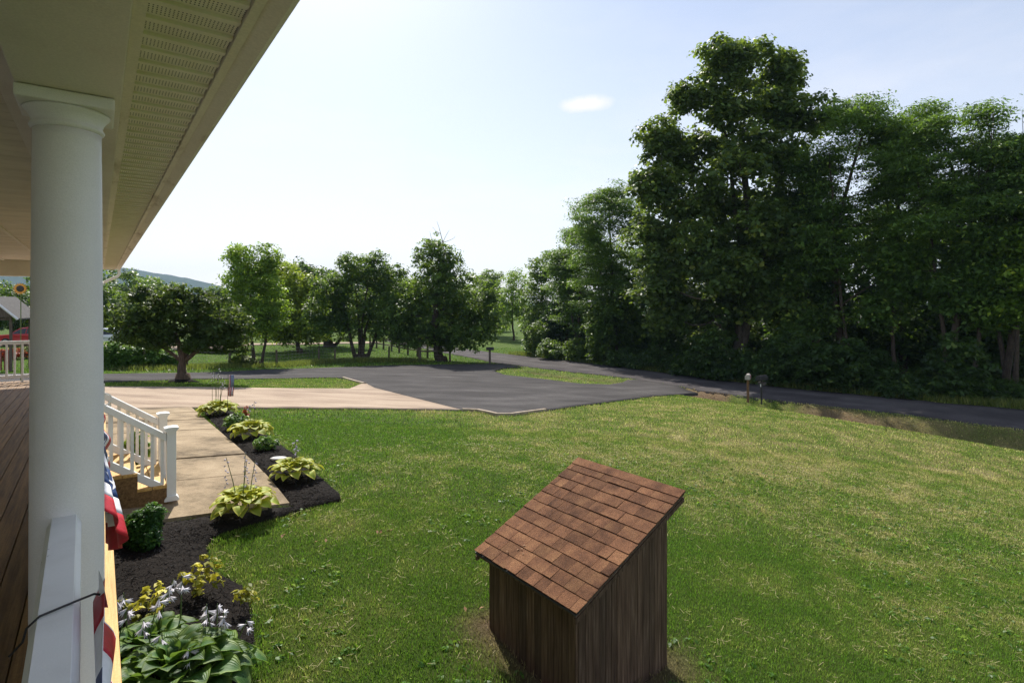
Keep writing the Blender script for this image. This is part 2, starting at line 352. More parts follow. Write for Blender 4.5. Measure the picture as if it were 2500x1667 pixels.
M['black'] = plain('black_plastic', (.014, .014, .016), .45)
M['mail_metal'] = surf('weathered_mailbox', [(.3, (.22, .20, .18)), (.55, (.42, .39, .36)), (.8, (.52, .49, .46))], scale=9, rough=.5, detail=8)
M['mail_post'] = surf('mailbox_post', [(.3, (.10, .055, .028)), (.7, (.22, .13, .07))], scale=6, rough=.85, stretch=(8, 8, 1))
M['red'] = surf('red_nylon', [(.3, (.36, .006, .018)), (.7, (.50, .010, .026))], scale=30, rough=.5, bump=.1)
M['flag_white'] = surf('white_nylon', [(.3, (.74, .74, .78)), (.7, (.84, .84, .87))], scale=30, rough=.5, bump=.1)
M['blue'] = surf('blue_nylon', [(.3, (.008, .034, .13)), (.7, (.013, .05, .18))], scale=30, rough=.5, bump=.1)
M['sign'] = surf('faded_orange_sign', [(.3, (.55, .20, .03)), (.7, (.75, .30, .05))], scale=8, rough=.6)
M['stone'] = surf('pale_stone', [(.3, (.45, .44, .43)), (.7, (.72, .71, .70))], scale=9, rough=.8, bump=.4)

def soffit_mat():
    m, nt, b, out = newmat('vented_soffit')
    tc = nd(nt, 'ShaderNodeTexCoord'); sx = nd(nt, 'ShaderNodeSeparateXYZ'); nt.links.new(tc.outputs['Object'], sx.inputs[0])
    def cell(o, size, duty):
        a = nd(nt, 'ShaderNodeMath', {1: 1 / size}, operation='MULTIPLY'); f = nd(nt, 'ShaderNodeMath', operation='FRACT'); l = nd(nt, 'ShaderNodeMath', {1: duty}, operation='LESS_THAN')
        nt.links.new(o, a.inputs[0]); nt.links.new(a.outputs[0], f.inputs[0]); nt.links.new(f.outputs[0], l.inputs[0]); return l.outputs[0]
    hx = cell(sx.outputs['X'], .0105, .36); hy = cell(sx.outputs['Y'], .0125, .52)
    ra = nd(nt, 'ShaderNodeMath', {1: .036}, operation='GREATER_THAN'); rb = nd(nt, 'ShaderNodeMath', {1: .108}, operation='LESS_THAN')
    nt.links.new(sx.outputs['Y'], ra.inputs[0]); nt.links.new(sx.outputs['Y'], rb.inputs[0])
    prod = None
    for o in (hx, hy, ra.outputs[0], rb.outputs[0]):
        if prod is None: prod = o; continue
        mu = nd(nt, 'ShaderNodeMath', operation='MULTIPLY'); nt.links.new(prod, mu.inputs[0]); nt.links.new(o, mu.inputs[1]); prod = mu.outputs[0]
    no = nd(nt, 'ShaderNodeTexNoise', {'Scale': 7.0, 'Detail': 6}); nt.links.new(nd(nt, 'ShaderNodeNewGeometry').outputs['Position'], no.inputs['Vector'])
    base = ramp(nt, no.outputs['Fac'], [(.3, (.80, .745, .66)), (.7, (.87, .82, .74))])
    mx = nd(nt, 'ShaderNodeMix', data_type='RGBA'); mx.inputs['B'].default_value = (.05, .045, .035, 1); nt.links.new(prod, mx.inputs['Factor']); nt.links.new(base, mx.inputs['A'])
    nt.links.new(mx.outputs['Result'], b.inputs['Base Color']); b.inputs['Roughness'].default_value = .6
    return m
M['soffit'] = soffit_mat()

def ground_mat(name, blade):
    """lawn colour from the dryness (dry) and bank (bank) fields, shared by soil sheet and blades"""
    m, nt, b, out = newmat(name)
    a = nd(nt, 'ShaderNodeAttribute', attribute_name='dry'); bk = nd(nt, 'ShaderNodeAttribute', attribute_name='bank')
    geo = nd(nt, 'ShaderNodeNewGeometry')
    if blade:
        g = ramp(nt, a.outputs['Fac'], [(0, (.115, .240, .018)), (.35, (.215, .315, .042)), (.65, (.44, .42, .130)), (1, (.70, .60, .31))])
    else:
        no = nd(nt, 'ShaderNodeTexNoise', {'Scale': 7.0, 'Detail': 9, 'Roughness': .75}); nt.links.new(geo.outputs['Position'], no.inputs['Vector'])
        ad = nd(nt, 'ShaderNodeMath', operation='ADD'); sb = nd(nt, 'ShaderNodeMath', {1: -.5}, operation='ADD'); nt.links.new(no.outputs['Fac'], sb.inputs[0])
        nt.links.new(sb.outputs[0], ad.inputs[0]); nt.links.new(a.outputs['Fac'], ad.inputs[1])
        g = ramp(nt, ad.outputs[0], [(0, (.060, .105, .016)), (.35, (.110, .145, .030)), (.65, (.22, .20, .075)), (1, (.36, .30, .16))])
    mx = nd(nt, 'ShaderNodeMix', data_type='RGBA'); mx.inputs['B'].default_value = (.30, .20, .12, 1) if blade else (.20, .135, .085, 1)
    nt.links.new(bk.outputs['Fac'], mx.inputs['Factor']); nt.links.new(g, mx.inputs['A'])
    colr = mx.outputs['Result']
    if blade:
        lv = nd(nt, 'ShaderNodeAttribute', attribute_name='lv'); mr = nd(nt, 'ShaderNodeMapRange', {'To Min': .30, 'To Max': 1.75}); nt.links.new(lv.outputs['Fac'], mr.inputs['Value'])
        sc = nd(nt, 'ShaderNodeVectorMath', operation='SCALE'); nt.links.new(colr, sc.inputs[0]); nt.links.new(mr.outputs[0], sc.inputs['Scale']); colr = sc.outputs[0]
        nt.links.new(colr, b.inputs['Base Color']); b.inputs['Roughness'].default_value = .55; b.inputs['Specular IOR Level'].default_value = .25
        tr = nd(nt, 'ShaderNodeBsdfTranslucent'); nt.links.new(colr, tr.inputs['Color'])
        ms = nd(nt, 'ShaderNodeMixShader', {0: .38}); nt.links.new(b.outputs[0], ms.inputs[1]); nt.links.new(tr.outputs[0], ms.inputs[2]); nt.links.new(ms.outputs[0], out.inputs['Surface'])
    else:
        nt.links.new(colr, b.inputs['Base Color']); b.inputs['Roughness'].default_value = .95; b.inputs['Specular IOR Level'].default_value = .1
        bn = nd(nt, 'ShaderNodeTexNoise', {'Scale': 45.0, 'Detail': 6, 'Roughness': .8}); nt.links.new(geo.outputs['Position'], bn.inputs['Vector'])
        bu = nd(nt, 'ShaderNodeBump', {'Strength': 1.0, 'Distance': .05}); nt.links.new(bn.outputs['Fac'], bu.inputs['Height']); nt.links.new(bu.outputs[0], b.inputs['Normal'])
    return m
M['lawn'] = ground_mat('lawn_ground', False)
M['grass'] = ground_mat('grass_blades', True)

LEAF = {
    'maple':   leafmat('leaf_mid_green',   (.026, .060, .012), (.075, .135, .026), (.34, .52, .045)),
    'syc':     leafmat('leaf_sycamore',    (.026, .056, .014), (.078, .130, .030), (.36, .50, .055)),
    'locust':  leafmat('leaf_locust',      (.030, .072, .013), (.082, .150, .028), (.34, .56, .05)),
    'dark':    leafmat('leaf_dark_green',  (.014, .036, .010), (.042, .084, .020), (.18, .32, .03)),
    'bright':  leafmat('leaf_bright',      (.060, .120, .014), (.135, .225, .028), (.50, .74, .05)),
    'lime':    leafmat('leaf_yellow_green', (.085, .140, .014), (.190, .260, .028), (.62, .78, .05)),
    'crab':    leafmat('leaf_crabapple',   (.018, .042, .010), (.052, .092, .022), (.24, .34, .045), spec=.12),
    'hedge':   leafmat('leaf_hedge',       (.036, .095, .014), (.090, .185, .028), (.36, .60, .05)),
    'box':     leafmat('leaf_boxwood',     (.018, .058, .012), (.050, .130, .024), (.16, .36, .03)),
    'weed':    leafmat('leaf_weeds',       (.050, .085, .018), (.140, .180, .046), (.34, .42, .07)),
    'twig':    leafmat('leaf_perennial',   (.040, .10, .022), (.11, .21, .045), (.28, .46, .06)),
    'yellow':  leafmat('leaf_yellowing',   (.14, .18, .022), (.46, .42, .040), (.62, .58, .05)),
    'redfl':   leafmat('flower_red',       (.22, .03, .012), (.42, .075, .022), (.5, .12, .04)),
}
def hostamat(name, mid, edge, trans):
    m, nt, b, out = newmat(name)
    e = nd(nt, 'ShaderNodeAttribute', attribute_name='edge'); oi = nd(nt, 'ShaderNodeObjectInfo')
    tc = nd(nt, 'ShaderNodeTexCoord'); no = nd(nt, 'ShaderNodeTexNoise', {'Scale': 14.0, 'Detail': 5}); nt.links.new(tc.outputs['Object'], no.inputs['Vector'])
    ad = nd(nt, 'ShaderNodeMath', operation='ADD'); s = nd(nt, 'ShaderNodeMath', {1: .5, 2: -.25}, operation='MULTIPLY_ADD'); nt.links.new(no.outputs['Fac'], s.inputs[0]); nt.links.new(s.outputs[0], ad.inputs[0]); nt.links.new(e.outputs['Fac'], ad.inputs[1])
    colr = ramp(nt, ad.outputs[0], [(.42, mid), (.78, edge)])
    hs = nd(nt, 'ShaderNodeHueSaturation'); mr = nd(nt, 'ShaderNodeMapRange', {'To Min': .72, 'To Max': 1.25}); nt.links.new(oi.outputs['Random'], mr.inputs['Value']); nt.links.new(mr.outputs[0], hs.inputs['Value']); nt.links.new(colr, hs.inputs['Color'])
    nt.links.new(hs.outputs[0], b.inputs['Base Color']); b.inputs['Roughness'].default_value = .5; b.inputs['Specular IOR Level'].default_value = .3
    rb = nd(nt, 'ShaderNodeAttribute', attribute_name='rib'); sn_ = nd(nt, 'ShaderNodeMath', operation='SINE'); nt.links.new(rb.outputs['Fac'], sn_.inputs[0]); bu = nd(nt, 'ShaderNodeBump', {'Strength': .22, 'Distance': .008}); nt.links.new(sn_.outputs[0], bu.inputs['Height']); nt.links.new(bu.outputs[0], b.inputs['Normal'])
    tr = nd(nt, 'ShaderNodeBsdfTranslucent', {'Color': c4(trans)}); ms = nd(nt, 'ShaderNodeMixShader', {0: .25}); nt.links.new(b.outputs[0], ms.inputs[1]); nt.links.new(tr.outputs[0], ms.inputs[2]); nt.links.new(ms.outputs[0], out.inputs['Surface'])
    return m
M['hosta_gold'] = hostamat('hosta_gold', (.30, .37, .035), (.54, .52, .085), (.62, .64, .06))
M['hosta_green'] = hostamat('hosta_green', (.050, .12, .028), (.15, .23, .05), (.25, .42, .05))
M['stalk'] = plain('flower_stalk', (.10, .15, .045), .6)
M['petal'] = surf('white_petal', [(.3, (.50, .48, .54)), (.7, (.70, .68, .72))], scale=20, rough=.6)
M['petal_lilac'] = surf('lilac_petal', [(.3, (.42, .36, .48)), (.7, (.60, .55, .66))], scale=20, rough=.6)
#SECTION2
# ================================================================== SETTING
from mathutils.geometry import delaunay_2d_cdt
def densify(poly, step):
    out = []
    for i in range(len(poly)):
        a, b = np.array(poly[i]), np.array(poly[(i + 1) % len(poly)]); n = max(1, int(np.hypot(*(b - a)) / step))
        out += [a + (b - a) * k / n for k in range(n)]
    return out
def sheet(name, poly, mat, dz, step=.6, jitter=0.0, skirt=.12, zf=T0, crown=None, attr=None):
    """ground-hugging sheet inside an outline, with a turned-down edge"""
    rg = np.random.default_rng(len(poly)); bd = densify(poly, step)
    if jitter: bd = [p + rg.normal(0, jitter, 2) for p in bd]
    bp = np.array(bd); n = len(bp)
    lo, hi = bp.min(0), bp.max(0)
    gx, gy = np.meshgrid(np.arange(lo[0], hi[0], step), np.arange(lo[1], hi[1], step)); g = np.c_[gx.ravel(), gy.ravel()]
    keep = inpoly(g[:, 0], g[:, 1], bp) & (segdist(g[:, 0], g[:, 1], bp, True) > step * .4); g = g[keep]
    vs = [Vector(p) for p in bp] + [Vector(p) for p in g]
    r = delaunay_2d_cdt(vs, [(i, (i + 1) % n) for i in range(n)], [], 1, 1e-5)
    P = np.array([v[:] for v in r[0]]); Fc = np.array([f for f in r[2] if len(f) == 3])
    z = zf(P[:, 0], P[:, 1]) + dz
    if crown is not None: z = z + crown(P[:, 0], P[:, 1])
    V = np.c_[P, z]
    cr = np.cross(V[Fc[:, 1]] - V[Fc[:, 0]], V[Fc[:, 2]] - V[Fc[:, 0]]); Fc[cr[:, 2] < 0] = Fc[cr[:, 2] < 0][:, ::-1]
    e = {}
    for f in Fc:
        for a, b in ((f[0], f[1]), (f[1], f[2]), (f[2], f[0])): e[(a, b)] = 1
    be = np.array([(a, b) for (a, b) in e if (b, a) not in e])
    m = len(V); V2 = V.copy(); V2[:, 2] -= skirt
    Q = np.c_[be[:, 0], be[:, 0] + m, be[:, 1] + m, be[:, 1]]
    me = arrays_mesh(name, np.vstack([V, V2]), [Fc, Q], False)
    if attr: V3 = np.vstack([V, V2]); fattr(me, attr[0], attr[1](V3[:, 0], V3[:, 1]), 'POINT')
    return tag(link(name, me, mat), kind='structure')

# the land as one sheet out to the horizon
_far = np.array([2600, 1500, 800, 420, 230, 140, 95, 70, 56], float)
xs = np.concatenate([-_far, np.arange(-46, 46.01, .42), _far[::-1]])
ys = np.concatenate([[-400, -120, -40, -15, -7], np.arange(-3, 84.01, .42), [92, 110, 140, 190, 270, 400, 650, 1000, 1600, 2600, 3600]])
GX, GY = np.meshgrid(xs, ys); Z = T(GX, GY)
_farm = sstep(60, 150, np.hypot(GX, GY)); Z = Z - .9 * sstep(75, 130, np.hypot(GX, GY))
_pv = paved(GX, GY); Z = Z - .07 * _pv
nx, ny = len(xs), len(ys); I = np.arange(nx * ny).reshape(ny, nx)
Qd = np.c_[I[:-1, :-1].ravel(), I[:-1, 1:].ravel(), I[1:, 1:].ravel(), I[1:, :-1].ravel()]
me = arrays_mesh('lawn', np.c_[GX.ravel(), GY.ravel(), Z.ravel()], Qd, True)
_dr, _bk = dryness(GX.ravel(), GY.ravel()); _bk = np.maximum(_bk, .9 * sstep(.45, .02, shed_dist(GX.ravel(), GY.ravel())))
fattr(me, 'dry', _dr, 'POINT'); fattr(me, 'bank', _bk, 'POINT')
tag(link('ground', me, M['lawn']), kind='structure')

wear(M['road'])
_tr = [gpoly(t) for t in ([(1010, 915), (1150, 918), (1300, 903), (1420, 893), (1520, 887), (1600, 890)], [(1000, 898), (1130, 897), (1280, 888), (1400, 888)], [(1050, 925), (1160, 930), (1300, 917), (1430, 902), (1540, 896)], [(450, 866), (700, 858), (900, 860), (1050, 868)])]
def tracks(x, y):
    w_ = np.zeros_like(x)
    for t in _tr: w_ = np.maximum(w_, np.exp(-(segdist(x, y, t) / .28) ** 2))
    return w_ * (.5 + .5 * vnoise(x, y, 1.2))
_rc = (ROAD[1:14] + ROAD[-2:-15:-1]) / 2
def rtracks(x, y):
    d_ = segdist(x, y, _rc); return .8 * np.exp(-((d_ - .85) / .4) ** 2) * (.4 + .6 * vnoise(x, y, 1.6))
sheet('country_road', ROAD, M['road'], .012, .45, .04, attr=('wear', rtracks))
sheet('asphalt_driveway', DRIVE, M['asphalt'], .020, .4, .035, attr=('wear', tracks))
sheet('concrete_driveway', CONC, M['drive_concrete'], .030, .5)
sheet('mulch_bed', BED, M['mulch'], .03, .22, .012, crown=lambda x, y: .045 * sstep(0, .35, segdist(x, y, BED, True)) + .03 * (vnoise(x, y, .18) - .5))
FIELD_TRACK = gpoly([(560, 789.5), (700, 788.5), (850, 785), (875, 786.5), (850, 789), (700, 792.5), (560, 793.5)])
sheet('gravel_track', FIELD_TRACK, M['drive_concrete'], .05, 1.5)

# front walk: separate slabs with open joints, in porch axes
walk = empty('concrete_walk', (0, 0, 0), AP); tag(walk, kind='structure')
_pj = [WALK_P0, 8.5, 9.75, 11.05, 12.45, 13.9, 15.2, WALK_P1 - .02]
for i in range(len(_pj) - 1):
    p0, p1 = _pj[i] + .024, _pj[i + 1] - .024; nq, npp = 8, 6
    vs = []; tilt = random.Random(i).uniform(-.006, .006)
    for zoff in (0, -.14):
        for b in range(npp + 1):
            for a in range(nq + 1):
                q, p = WALK_Q0 + (WALK_Q1 - WALK_Q0) * a / nq, p0 + (p1 - p0) * b / npp
                x, y = xy(q, p); vs.append((q, p, float(T0(x, y)) + .040 + tilt + zoff))
    k = nq + 1; h = k * (npp + 1); fs = []
    for b in range(npp):
        for a in range(nq): j = b * k + a; fs.append((j, j + 1, j + k + 1, j + k))
    rim = [a for a in range(k)] + [b * k + nq for b in range(1, npp + 1)] + [npp * k + a for a in range(nq - 1, -1, -1)] + [b * k for b in range(npp - 1, 0, -1)]
    fs += [(rim[j], rim[j] + h, rim[(j + 1) % len(rim)] + h, rim[(j + 1) % len(rim)]) for j in range(len(rim))]
    MB().add(vs, fs).build('slab', M['concrete'], walk)

sheet('walk_bedding', [xy(q_, p_) for q_, p_ in ((WALK_Q0 + .02, WALK_P0 + .02), (WALK_Q1 - .02, WALK_P0 + .02), (WALK_Q1 - .02, WALK_P1 - .03), (WALK_Q0 + .02, WALK_P1 - .03))], M['mulch'], -.004, .6)
# low concrete kerbs round the parking area
def kerb(name, pts, label, h=.075, w=.10):
    P = [gp(u, v) for u, v in pts]; mb = MB(); vs = []
    for i, p in enumerate(P):
        t = (P[min(i + 1, len(P) - 1)] - P[max(i - 1, 0)]); n = Vector((-t.y, t.x, 0)).normalized() * w / 2
        for sgn, zz in ((-1, -.1), (-1, h), (1, h), (1, -.1)): vs.append((p.x + n.x * sgn, p.y + n.y * sgn, p.z + zz))
    m = len(P); fs = [(0, 1, 2, 3), tuple(4 * (m - 1) + k for k in (3, 2, 1, 0))]
    for i in range(m - 1): fs += [(4 * i + k, 4 * i + (k + 1) % 4, 4 * i + 4 + (k + 1) % 4, 4 * i + 4 + k) for k in range(4)]
    tag(mb.add(vs, fs).build(name, M['kerb'], bevel=.015), label, 'kerb')
kerb('kerb', [(1062, 943.2), (1098, 944.5), (1120, 949), (1142, 954), (1174, 954), (1223, 947.3), (1252, 943.5)], 'bent pale concrete kerb between the parking area and the big front lawn')
kerb('kerb', [(788, 868.5), (815, 876.5), (838, 882.5)], 'short pale kerb at the tip of the grass strip by the small tree')

# wooded ridge far off
def ridge(name, y0, x0, x1, prof, depth, mat, seed):
    nxr, nyr = 180, 26; X = np.linspace(x0, x1, nxr); Yr = np.linspace(0, 1, nyr); GXr, GYr = np.meshgrid(X, Yr)
    u = CX + FPX * GXr / y0; top = np.interp(u, [a for a, b in prof], [(CY - b) / FPX * y0 for a, b in prof])
    sh = np.sin(np.pi * np.clip(GYr, 0, 1)) ** .8
    Zr = -14 + (top + 14) * sh + 5.0 * (fbm(GXr, GYr * depth, 60, seed) - .45) * sh + 3.0 * (np.random.default_rng(seed).random(GXr.shape) - .5) * sh
    Ir = np.arange(nxr * nyr).reshape(nyr, nxr); Qr = np.c_[Ir[:-1, :-1].ravel(), Ir[:-1, 1:].ravel(), Ir[1:, 1:].ravel(), Ir[1:, :-1].ravel()]
    me = arrays_mesh(name, np.c_[GXr.ravel(), (y0 - depth / 2 + GYr * depth).ravel(), Zr.ravel()], Qr, True)
    return tag(link(name, me, mat), kind='structure')
M['forest'] = surf('forest_hillside', [(.3, (.010, .026, .012)), (.55, (.024, .052, .020)), (.8, (.045, .082, .028))], scale=.045, rough=.95, detail=10, coords='World', bump=1.0, bscale=.12, spec=.1, nrough=.8)
ridge('hill', 1500, -1900, 500, [(-450, 640), (-100, 612), (150, 605), (300, 618), (400, 636), (505, 664), (580, 690), (800, 705), (1500, 706)], 900, M['forest'], 3)

# ================================================================== PORCH (local axes: X outwards to the lawn, Y along the porch)
DECK = -1.75
PEND = 16.6
deck = empty('porch_deck', (0, 0, 0), AP); tag(deck, 'brown wooden porch floor of long boards with sunlit yellow edge', 'deck')
for k in range(18):
    q1 = .088 - k * .1445; q0 = q1 - .1385
    if q1 < -2.5: break
    mt = M['deck_edge'] if k == 0 else M['deck']  # outer board takes the copy painted as if sunlit
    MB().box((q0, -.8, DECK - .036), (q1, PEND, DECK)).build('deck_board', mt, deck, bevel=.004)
MB().box((.03, -.8, DECK - .26), (.068, PEND, DECK - .0375)).build('rim_board', M['deck_edge'], deck)
MB().box((-2.5, PEND - .04, DECK - .26), (.028, PEND - .002, DECK - .0375)).build('rim_board', M['deck_edge'], deck)
# posts under the deck
for p in (1.2, 4.2, 10.5, 13.5, 16.3):
    x, y = xy(-.05, p); MB().box((-.12, p - .06, float(T0(x, y)) - .1), (.02, p + .06, DECK - .04)).build('deck_support', M['deck'], deck)
tag(MB().box((-2.75, -2.5, -3.6), (-2.52, 17.4, 1.6)).build('house_wall', M['vinyl'], rot=(0, 0, AP)), kind='structure')

roof = empty('porch_roof', (0, 0, 0), AP); tag(roof, 'cream porch roof overhead with perforated soffit panels and gutter', 'porch roof')
HS, HB, REND = .86, .742, 17.4
MB().box((-.228, -1.5, HB), (.069, 16.28, 1.2)).build('beam', M['beam'], roof, bevel=.004)
MB().box((-2.5, 16.3, .585), (.07, 16.52, 1.2)).build('beam', M['beam'], roof, bevel=.004)
MB().box((.078, -1.5, HS - .024), (.112, REND - .02, 1.0)).build('soffit_trim', M['fascia'], roof)
_pan = MB().prism([(.0, .0), (.004, -.012), (.028, -.012), (.033, -.004), (.121, -.004), (.1245, .0), (.1245, .006), (.0, .006)], 0.1125, .3495, axis='X').mesh('soffit_panel')
p = -1.4; k = 0
while p < REND - .1:
    link('soffit_panel', _pan, M['soffit'], roof, loc=(0, p, HS + random.Random(k).uniform(-.0012, .0012))); p += .125; k += 1
MB().box((.352, -1.5, HS - .020), (.379, REND, HS + .03)).build('soffit_trim', M['fascia'], roof)
_g = [(.382, HS - .012), (.432, HS - .030), (.450, HS - .022), (.462, HS + .05), (.478, HS + .085), (.478, HS + .10), (.466, HS + .10), (.466, HS + .085), (.452, HS + .05), (.440, HS - .012), (.392, HS + .0), (.392, HS + .10), (.382, HS + .10)]
MB().prism(_g, -1.5, REND + .02, 'Y').build('gutter', M['fascia'], roof)
ds = MB().tube([(.43, REND - .06, HS - .03), (.43, REND - .06, HS - .14), (.40, REND - .06, HS - .19), (.10, REND - .1, HS - .36), (-.02, REND - .45, HS - .43)], .034, 8)
ds.build('downspout', M['vinyl'], roof, smooth=False)
MB().box((-2.5, -1.5, HS + .12), (.466, REND, HS + .16)).build('roof_deck', M['fascia'], roof)
MB().box((-2.5, REND - .03, HS - .03), (.35, REND, HS + .118)).build('fascia_board', M['fascia'], roof)
MB().box((.075, 16.55, HS - .006), (.34, REND - .04, HS + .004)).build('soffit_end', M['fascia'], roof)
# porch ceiling: planks across, trim strips along
CE = .93
w = .152
for k in range(int((16.28 + 1.5) / w)):
    MB_ = None
    if k == 0: _cp = MB().box((-2.5, .002, 0), (-.2295, w - .004, .012)).mesh('ceiling_plank')
    link('ceiling_plank', _cp, M['ceiling'], roof, loc=(0, -1.5 + k * w, CE))
for q0, q1 in ((-.34, -.25), (-.98, -.94), (-1.66, -1.62)):
    MB().box((q0, -1.5, CE - .018), (q1, 16.28, CE - .002)).build('ceiling_trim', M['beam'], roof, bevel=.003)
MB().box((-2.5, -1.5, 1.0), (-.25, 16.28, 1.015)).build('ceiling_backing', M['beam'], roof)

def specks(m, vs_, d0, d1):
    nt = m.node_tree; b = [n for n in nt.nodes if n.type == 'BSDF_PRINCIPLED'][0]; src = b.inputs['Base Color'].links[0].from_socket
    tc = nd(nt, 'ShaderNodeTexCoord'); vo = nd(nt, 'ShaderNodeTexVoronoi', {'Scale': vs_, 'Randomness': .9}); nt.links.new(tc.outputs['Object'], vo.inputs['Vector'])
    n2 = nd(nt, 'ShaderNodeTexNoise', {'Scale': 120.0, 'Detail': 3}); nt.links.new(tc.outputs['Object'], n2.inputs['Vector'])
    a = nd(nt, 'ShaderNodeMapRange', {'From Min': d0, 'From Max': d1}); nt.links.new(vo.outputs['Distance'], a.inputs['Value'])
    b2 = nd(nt, 'ShaderNodeMapRange', {'From Min': .57, 'From Max': .62}); nt.links.new(n2.outputs['Fac'], b2.inputs['Value'])
    mu = nd(nt, 'ShaderNodeMath', operation='MULTIPLY'); nt.links.new(a.outputs[0], mu.inputs[0]); nt.links.new(b2.outputs[0], mu.inputs[1])
    mx = nd(nt, 'ShaderNodeMix', data_type='RGBA'); mx.inputs['B'].default_value = (.09, .085, .08, 1); nt.links.new(mu.outputs[0], mx.inputs['Factor']); nt.links.new(src, mx.inputs['A']); nt.links.new(mx.outputs['Result'], b.inputs['Base Color'])
# column
cq, cp = -.090, 2.625
cx_, cy_ = xy(cq, cp)
column = empty('porch_column', (cx_, cy_, DECK), AP); tag(column, 'round tapered white porch column with square capital, in shade', 'column')
HCOL = HB - DECK
prof = [(.150, .0), (.150, .04), (.142, .06), (.128, .075), (.114, .10)] + [(.1115 - .0105 * (t / 14) ** 1.6, .10 + (HCOL - .10 - .16) * t / 14) for t in range(0, 15)]
prof = [x for x in prof if x[1] <= HCOL - .16] + [(.1012, HCOL - .118)]
prof += [(.1015, HCOL - .117), (.109, HCOL - .112), (.111, HCOL - .105), (.108, HCOL - .099), (.1035, HCOL - .096), (.105, HCOL - .088), (.109, HCOL - .074), (.117, HCOL - .062), (.126, HCOL - .052), (.129, HCOL - .046)]
_shaft = [x for x in prof if x[1] <= HCOL - .1175]
MB().lathe(_shaft, 64).build('shaft', M['column'], column, smooth=True)
MB().lathe([(.095, HCOL - .119)] + [x for x in prof if x[1] > HCOL - .1175], 64).build('capital', M['column'], column, smooth=True)
MB().box((-.139, -.139, HCOL - .045), (.139, .139, HCOL - .002)).build('abacus', M['column'], column, bevel=.006)
MB().box((-.17, -.17, 0.001), (.17, .17, .035)).build('base_block', M['column'], column, bevel=.006)
# the far columns of the same porch
for pp in (10.4, 16.38):
    x_, y_ = xy(cq, pp); c2 = empty('porch_column', (x_, y_, DECK), AP)
    tag(c2, 'white porch column beside the steps, hidden behind the near column' if pp < 12 else 'white corner column at the far end of the porch', 'column')
    MB().lathe([x for x in prof], 32).build('shaft', M['column'], c2, smooth=True)
    MB().box((-.139, -.139, HCOL - .045), (.139, .139, HCOL - .002)).build('abacus', M['column'], c2, bevel=.006)

# railings
def rail_profile(w, h):
    a = w / 2
    return [(-a, -h), (a, -h), (a, -h * .45), (a * .97, -h * .36), (a * .76, -h * .16), (a * .73, -.003), (a * .69, 0), (-a * .69, 0), (-a * .73, -.003), (-a * .76, -h * .16), (-a * .97, -h * .36), (-a, -h * .45)]
def porch_rail(name, label, a, b, ztop, gap=.11, zf=DECK + .09, off=.06, width=.096):
    (qa, pa), (qb, pb) = a, b; L_ = math.hypot(qb - qa, pb - pa); th = math.atan2(-(qb - qa), pb - pa)
    xa, ya = xy(qa, pa); r = empty(name, (xa, ya, ztop), AP + th); tag(r, label, 'railing')
    MB().prism(rail_profile(width, .075), 0, L_, 'Y').build('top_rail', M['rail_top'], r)
    MB().box((-.025, 0, zf - ztop), (.025, L_, zf - ztop + .07)).build('bottom_rail', M['vinyl'], r, bevel=.004)
    n = int((L_ - 2 * off) / gap)
    bm_ = MB().box((-.019, -.019, zf - ztop + .0705), (.019, .019, -.0755)).mesh('baluster')
    for k in range(n + 1): link('baluster', bm_, M['vinyl'], r, loc=(0, off + (L_ - 2 * off) * k / n, 0))
    MB().box((-.02, L_ / 2 - .02, DECK - ztop), (.02, L_ / 2 + .02, zf - ztop - .001)).build('foot_block', M['vinyl'], r)
    return r
def rail_top_mat():
    m = surf('rail_top_vinyl', [(.30, (.74, .735, .71)), (.52, (.84, .84, .82)), (.8, (.88, .88, .86))], scale=4, rough=.45, detail=8, bump=.05, bscale=160)
    specks(m, 9.0, .16, .10)
    return m
M['rail_top'] = rail_top_mat()
ZR = -.752
porch_rail('porch_railing', 'white vinyl porch railing ending at the near column, specked with grime', (-.048, -.35), (-.096, 2.52), ZR)
porch_rail('porch_railing', 'white vinyl porch railing behind the near column, draped with bunting', (-.09, 2.75), (-.09, 7.62), ZR)
porch_rail('porch_railing', 'white vinyl railing across the sunny far end of the porch', (-2.45, 16.38), (-.24, 16.38), DECK + .91, gap=.125)

# steps down to the walk
SP0, SP1 = 7.66, 8.72
stp = empty('porch_steps', (0, 0, 0), AP); tag(stp, 'yellow pine steps from the porch down to the concrete walk', 'steps')
gz = float(T0(*xy(.6, 8.2))) + .055
rise = (DECK - gz) / 3
for k in (1, 2):
    z = DECK - rise * k; q0 = .07 + (k - 1) * .285
    for j in (0, 1):
        MB().box((q0 + j * .147, SP0 - .05, z - .036), (q0 + j * .147 + .142, SP1 + .05, z)).build('tread', M['deck_edge'], stp, bevel=.004)
    MB().box((q0 + .262, SP0, z - rise + .001), (q0 + .28, SP1, z - .037)).build('riser', M['deck'], stp)
for p in (SP0 - .045, SP1 + .007):
    MB().prism([(.07, DECK - .05), (.07, gz - .1), (.66, gz - .1), (.66, DECK - rise * 2 - .04), (.36, DECK - rise * 2 - .04), (.36, DECK - rise - .04), (.07, DECK - rise - .04)], p, p + .038, 'Y').build('stringer', M['deck'], stp)

